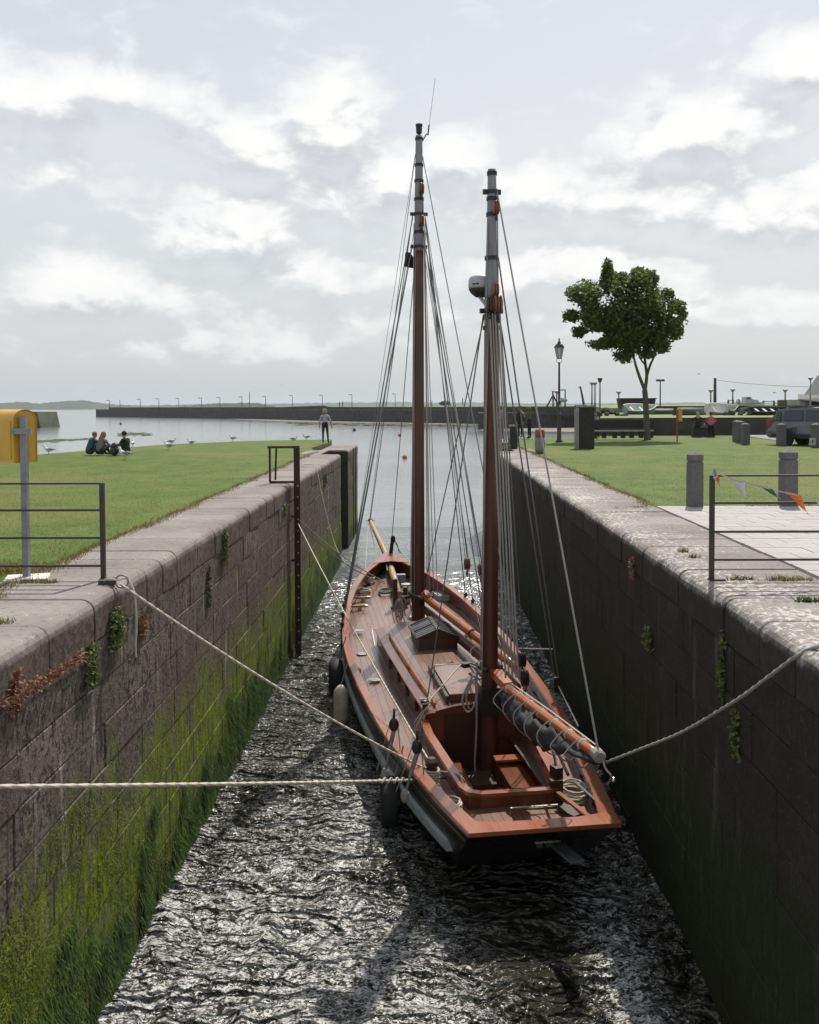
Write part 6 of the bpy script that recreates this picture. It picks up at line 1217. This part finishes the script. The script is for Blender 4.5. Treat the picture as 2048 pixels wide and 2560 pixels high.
# ------------------------------------------------------------------ small boats laid up on the bank
def dinghy(label, sx, sy, L, beam, dep, rz, m1, m2, flip=False, tilt=0., thw=0, zb=.93, cabin=False):
    o = thing('beached_boat', label, 'boat', G(sx, sy, zb), R(rz), 'small boats laid up on the bank'); body = link('hull_body', None, o); body.rotation_euler = (R(tilt)+(math.pi if flip else 0), 0, 0)
    o.scale = (.8, .8, .8); body.location = (0, 0, dep if flip else .02+abs(math.sin(R(tilt)))*beam*.22)
    def sec(u):
        b_ = beam/2*(1-max(0, (u-.35)/.65)**2.2)*(1-.25*max(0, (.2-u)/.2)); x = (u-.5)*L; sh = dep*(1+.35*max(0, (u-.5)*2)**2)
        return [(x, sg*b_*k, z*sh) for sg, k, z in ((-1, 1, 1), (-1, .9, .45), (-1, .5, .06), (1, 0, 0), (1, .5, .06), (1, .9, .45), (1, 1, 1))]
    rr = [sec(i/12) for i in range(13)]; mb = MB().grid(rr); mb.add(rr[0], [tuple(range(7))]); mb.build('hull', m1, body, True)
    for sg in (0, 6): MB().tube([r_[sg] for r_ in rr], .05, 5).build('gunwale', m2, body)
    rin = [[(x, y*.93, z+.05) for x, y, z in r_] for r_ in rr]; MB().grid(rin).build('lining', m2 if thw else m1, body)
    for i in range(thw): u = .2+.6*i/max(thw-1, 1); b_ = beam*.9*(1-max(0, (u-.35)/.65)**2.2); MB().box(((u-.5)*L, 0, dep*.78), (.22, b_, .05)).build('thwart', M_WHITE, body)
    if cabin:
        MB().prism([(-.25*L, dep), (.28*L, dep), (.2*L, dep+.55), (.02*L, dep+.62), (-.05*L, dep+1.), (-.22*L, dep+.98)], 'y', -beam*.33, beam*.33).build('cabin', M_WHITE, body)
        MB().prism([(-.2*L, dep+.62), (-.06*L, dep+.62), (-.08*L, dep+.9), (-.19*L, dep+.9)], 'y', -beam*.335, beam*.335).build('window', M_GLASS, body)
    return o
M_BLUE = plain('sky_blue_paint', (.17, .30, .40), .6, .25, 3); M_BWHITE = plain('boat_white', (.60, .60, .58), .5, .2, 3); M_TAR = plain('tarred_hull', (.03, .03, .03), .6, .4, 3); M_GREYH = plain('grey_hull', (.16, .165, .17), .6, .3, 3)
dinghy('pale blue boat lying tilted on the bank behind the tree trunk', 1598, 1037, 3.8, 1.5, .7, 22, M_BLUE, M_BWHITE, False, 30, 3)
dinghy('dark upturned boat with pale keel strip right of the tree', 1668, 1036, 3.6, 1.4, .62, 12, M_TAR, M_BWHITE, True, 8)
dinghy('large black upturned boat behind the blond person', 1727, 1038, 4.0, 1.5, .75, 28, M_TAR, M_TAR, True, -10); dinghy('grey upturned dinghy behind the black upturned boat', 1768, 1028, 3.2, 1.3, .6, 20, M_GREYH, M_GREYH, True, 0)
dinghy('white boat on its side with open hull behind the pink shirt', 1800, 1038, 3.9, 1.5, .65, 30, M_BWHITE, M_BWHITE, False, 38, 2); dinghy('white motor boat with small cabin standing on a heap on the bank', 1876, 1022, 4.4, 1.7, .7, 8, M_BWHITE, M_GREYH, False, 0, 0, 1.25, True)
dinghy('black open boat with white thwarts lying before the parked car', 1920, 1039, 3.9, 1.3, .5, 10, M_TAR, M_TAR, False, 22, 4); dinghy('dark covered boat at the back of the bank above the car', 1944, 1020, 5.2, 1.7, .7, 4, M_SLAB, M_GREYH, True, 0)
for n_, sx, sy, wd, lab in (('rubble_heap', 1515, 1040, 1.6, 'heap of dark rubble on the bank right of the slab'), ('rubble_heap', 1868, 1038, 2.6, 'heap of earth and rubble below the white motor boat')):
    mb = MB(); r = random.Random(int(sx))
    for _ in range(34): q = abs(r.gauss(0, .4)); a_ = r.uniform(0, 6.28); mb.ball((math.cos(a_)*q*wd, math.sin(a_)*q*wd*.5, max(.05, .5-.55*q)), (r.uniform(.12, .34), r.uniform(.12, .3), r.uniform(.1, .24)), 6, 4)
    o = thing(n_, lab, 'rubble', G(sx, sy, .93)); kind(mb.build('rubble', M_SHORE, o), 'stuff')
sk_ = thing('skip', 'dark rectangular skip on the bank left of the tree trunk', 'skip', D(1590, 1022, 88)); MB().prism([(-1.5, 0), (1.5, 0), (1.7, 1.0), (-1.7, 1.0)], 'y', -.8, .8).build('body', M_SLAB, sk_); MB().box((0, -.85, .96), (3.5, .08, .10)).build('rim', M_FENCE, sk_)
# ------------------------------------------------------------------ building at the right edge
bd = thing('stone_building', 'stone building with steep grey roof and low side wing at the right edge', 'building', (0, 0, 0)); Yb = 112
def bq_(sx, sy, y=Yb): return D(sx, sy, y)
M_ROOF = plain('grey_slates', (.10, .098, .105), .8, .2, 1.2); M_BWALL = plain('grey_render', (.30, .30, .295), .9, .15, 1.)
a = bq_(2000, 1015); b_ = bq_(2016, 999); c = bq_(2200, 1015)
MB().box(((a.x+bq_(2014, 1000).x)/2, Yb+2, (a.z-1+b_.z)/2), (bq_(2014, 1000).x-a.x, 4, b_.z-a.z+1)).build('wing_wall', M_BWALL, bd)
MB().box(((bq_(2013, 1).x+c.x)/2, Yb+4, (a.z-1+b_.z)/2), (c.x-bq_(2013, 1).x, 7, b_.z-a.z+1)).build('wall', M_DSTONE, bd)
e0, e1 = bq_(1991, 998), bq_(2016, 985); e2, e3 = bq_(2230, 998), bq_(2230, 985)
MB().add([(e0.x, Yb-.5, e0.z), (e2.x, Yb-.5, e2.z-1.2), (e3.x, Yb+2.5, e1.z), (e1.x, Yb+2.5, e1.z), (e0.x, Yb-.5, e0.z-.12), (e2.x, Yb-.5, e2.z-1.3)], [(0, 1, 2, 3), (0, 4, 5, 1)]).build('wing_roof', M_ROOF, bd)
e4, e5 = bq_(2010, 988, Yb+2), bq_(2052, 938, Yb+5); MB().add([(e4.x, Yb+2, e4.z), (e3.x, Yb+2, e4.z), (e3.x, Yb+6, e5.z), (e5.x, Yb+6, e5.z), (e4.x*1.09, Yb+10, e4.z), (e3.x, Yb+10, e4.z)], [(0, 1, 2, 3), (0, 3, 4), (3, 2, 5, 4)]).build('roof', M_ROOF, bd)
MB().box((bq_(2030, 1).x, Yb+.48, (a.z+b_.z)/2-.2), (.9, .1, 1.1)).build('window', M_GLASS, bd)
# ------------------------------------------------------------------ parked car
cp0 = G(1944, 1112.5, 0); carr = R(-46); cdir = Vector((math.cos(carr), math.sin(carr), 0)); cn = Vector((-math.sin(carr), math.cos(carr), 0))
car = thing('parked_car', 'dark grey sport utility car parked by the low wall at the right edge', 'car', cp0+cdir*1.38+cn*.78+Vector((.22, 0, 0)), carr); car.scale = (.95, .95, .97)
M_CAR = plain('dark_grey_car_paint', (.11, .115, .13), .3, .08, 3, coat=.8, metal=.2); M_TRIM = plain('black_trim', (.02, .02, .02), .55, .2, 9); M_ALLOY = plain('alloy_rim', (.42, .43, .44), .35, .1, 9, metal=.8); M_LAMPR = plain('red_lamp', (.45, .03, .03), .2, .1, 9)
prof = [(-2.18, .42), (-2.22, .62), (-2.16, .95), (-2.08, 1.05), (-1.72, 1.58), (-1.45, 1.66), (-.2, 1.70), (.35, 1.64), (1.02, 1.12), (1.95, .98), (2.18, .82), (2.22, .45), (2.1, .32), (-2.05, .32)]
rr = []
for y, s_ in ((-.9, 0), (-.92, 1), (.92, 1), (.9, 0)): rr.append([(x*(.985 if s_ == 0 else 1), (abs(y)/y)*(abs(y)-(.24*max(0, (z-1.0)/.7) if z > 1.0 else 0)), z) for x, z in prof])
mb = MB(); n_ = len(prof); vs_ = [p for r_ in rr for p in r_]; mb.add(vs_, [tuple(range(n_)), tuple(range(3*n_, 4*n_))]+[(i*n_+q, i*n_+(q+1) % n_, (i+1)*n_+(q+1) % n_, (i+1)*n_+q) for i in range(3) for q in range(n_)]); mb.build('body', M_CAR, car)
for sg in (-1, 1):
    def sp(x, z): return (x, sg*(.925-.24*max(0, (z-1.0)/.7)), z)
    for W_ in ([(-1.92, 1.1), (-1.55, 1.1), (-1.55, 1.52), (-1.68, 1.5)], [(-1.46, 1.1), (-.52, 1.1), (-.52, 1.59), (-1.4, 1.56)], [(-.42, 1.1), (.86, 1.12), (.36, 1.56), (-.42, 1.6)]): MB().add([sp(*q) for q in W_], [(0, 1, 2, 3)]).build('side_window', M_GLASS, car)
    MB().box((.72, sg*1.0, 1.14), (.12, .22, .16)).build('wing_mirror', M_CAR, car); MB().box((0, sg*.925, .42), (3.9, .03, .16)).build('sill_trim', M_TRIM, car); MB().tube([(-1.4, sg*.62, 1.72), (.2, sg*.62, 1.75)], .022, 6).build('roof_rail', M_TRIM, car)
    MB().box((-2.1, sg*.80, 1.0), (.18, .2, .32)).build('rear_light', M_LAMPR, car); MB().box((2.1, sg*.72, .80), (.2, .34, .14)).build('headlight', M_GLASS, car)
    for x in (-1.28, 1.28):
        wh_ = link('wheel', None, car, (x, sg*.82, .345)); MB().lathe([(.22, -.11), (.33, -.11), (.345, -.06), (.345, .06), (.33, .11), (.22, .11)], (0, 0, 0), 20, 'y').build('tyre', M_RUBBER, wh_, True)
        rm = MB().lathe([(.21, -.02), (.225, .0), (.21, .02)], (0, sg*.09, 0), 18, 'y')
        for q in range(5): a_ = q*2*math.pi/5; rm.tube([(0, sg*.10, 0), (.21*math.cos(a_), sg*.10, .21*math.sin(a_))], .03, 5)
        rm.build('rim', M_ALLOY, wh_); MB().lathe([(.40, -.05), (.43, 0), (.40, .05)], (0, sg*.1, 0), 20, 'y').build('wheel_arch', M_TRIM, wh_)
MB().add([(1.0, -.78, 1.13), (1.0, .78, 1.13), (.40, .66, 1.62), (.40, -.66, 1.62)], [(0, 1, 2, 3)]).build('windscreen', M_GLASS, car).location = (.03, 0, .01)
MB().box((-.9, 0, 1.75), (.06, 1.3, .04)).box((.0, 0, 1.76), (.06, 1.3, .04)).build('roof_bar', M_TRIM, car); MB().box((2.2, 0, .62), (.06, 1.0, .18)).build('grille', M_TRIM, car)
p = G(2031, 1119, 0); sg_ = thing('small_sign', 'small white sign with a dark mark at the foot of the right edge bollard', 'sign', p); MB().box((0, 0, .24), (.24, .03, .30)).build('plate', M_WHITE, sg_); MB().prism([(-.04, .2), (.04, .2), (.015, .32), (-.015, .32)], 'y', -.021, -.016).build('mark', M_BLACK, sg_); MB().box((0, .0, .05), (.03, .03, .10)).build('foot', M_FENCE, sg_)

# ------------------------------------------------------------------ air: thin haze around the whole scene
hzb = MB().box((0, 2950, 17.5), (19600, 6100, 46)).build('haze', None if False else bpy.data.materials.new('haze')); kind(hzb, 'stuff')
m = hzb.data.materials[0]; m.use_nodes = True; nt_ = m.node_tree; nt_.nodes.remove(nt_.nodes['Principled BSDF']); pv_ = nt_.nodes.new('ShaderNodeVolumePrincipled')
pv_.inputs['Color'].default_value = (.86, .93, 1, 1); pv_.inputs['Density'].default_value = .00008; pv_.inputs['Anisotropy'].default_value = .2
nt_.links.new(pv_.outputs[0], nt_.nodes['Material Output'].inputs['Volume'])
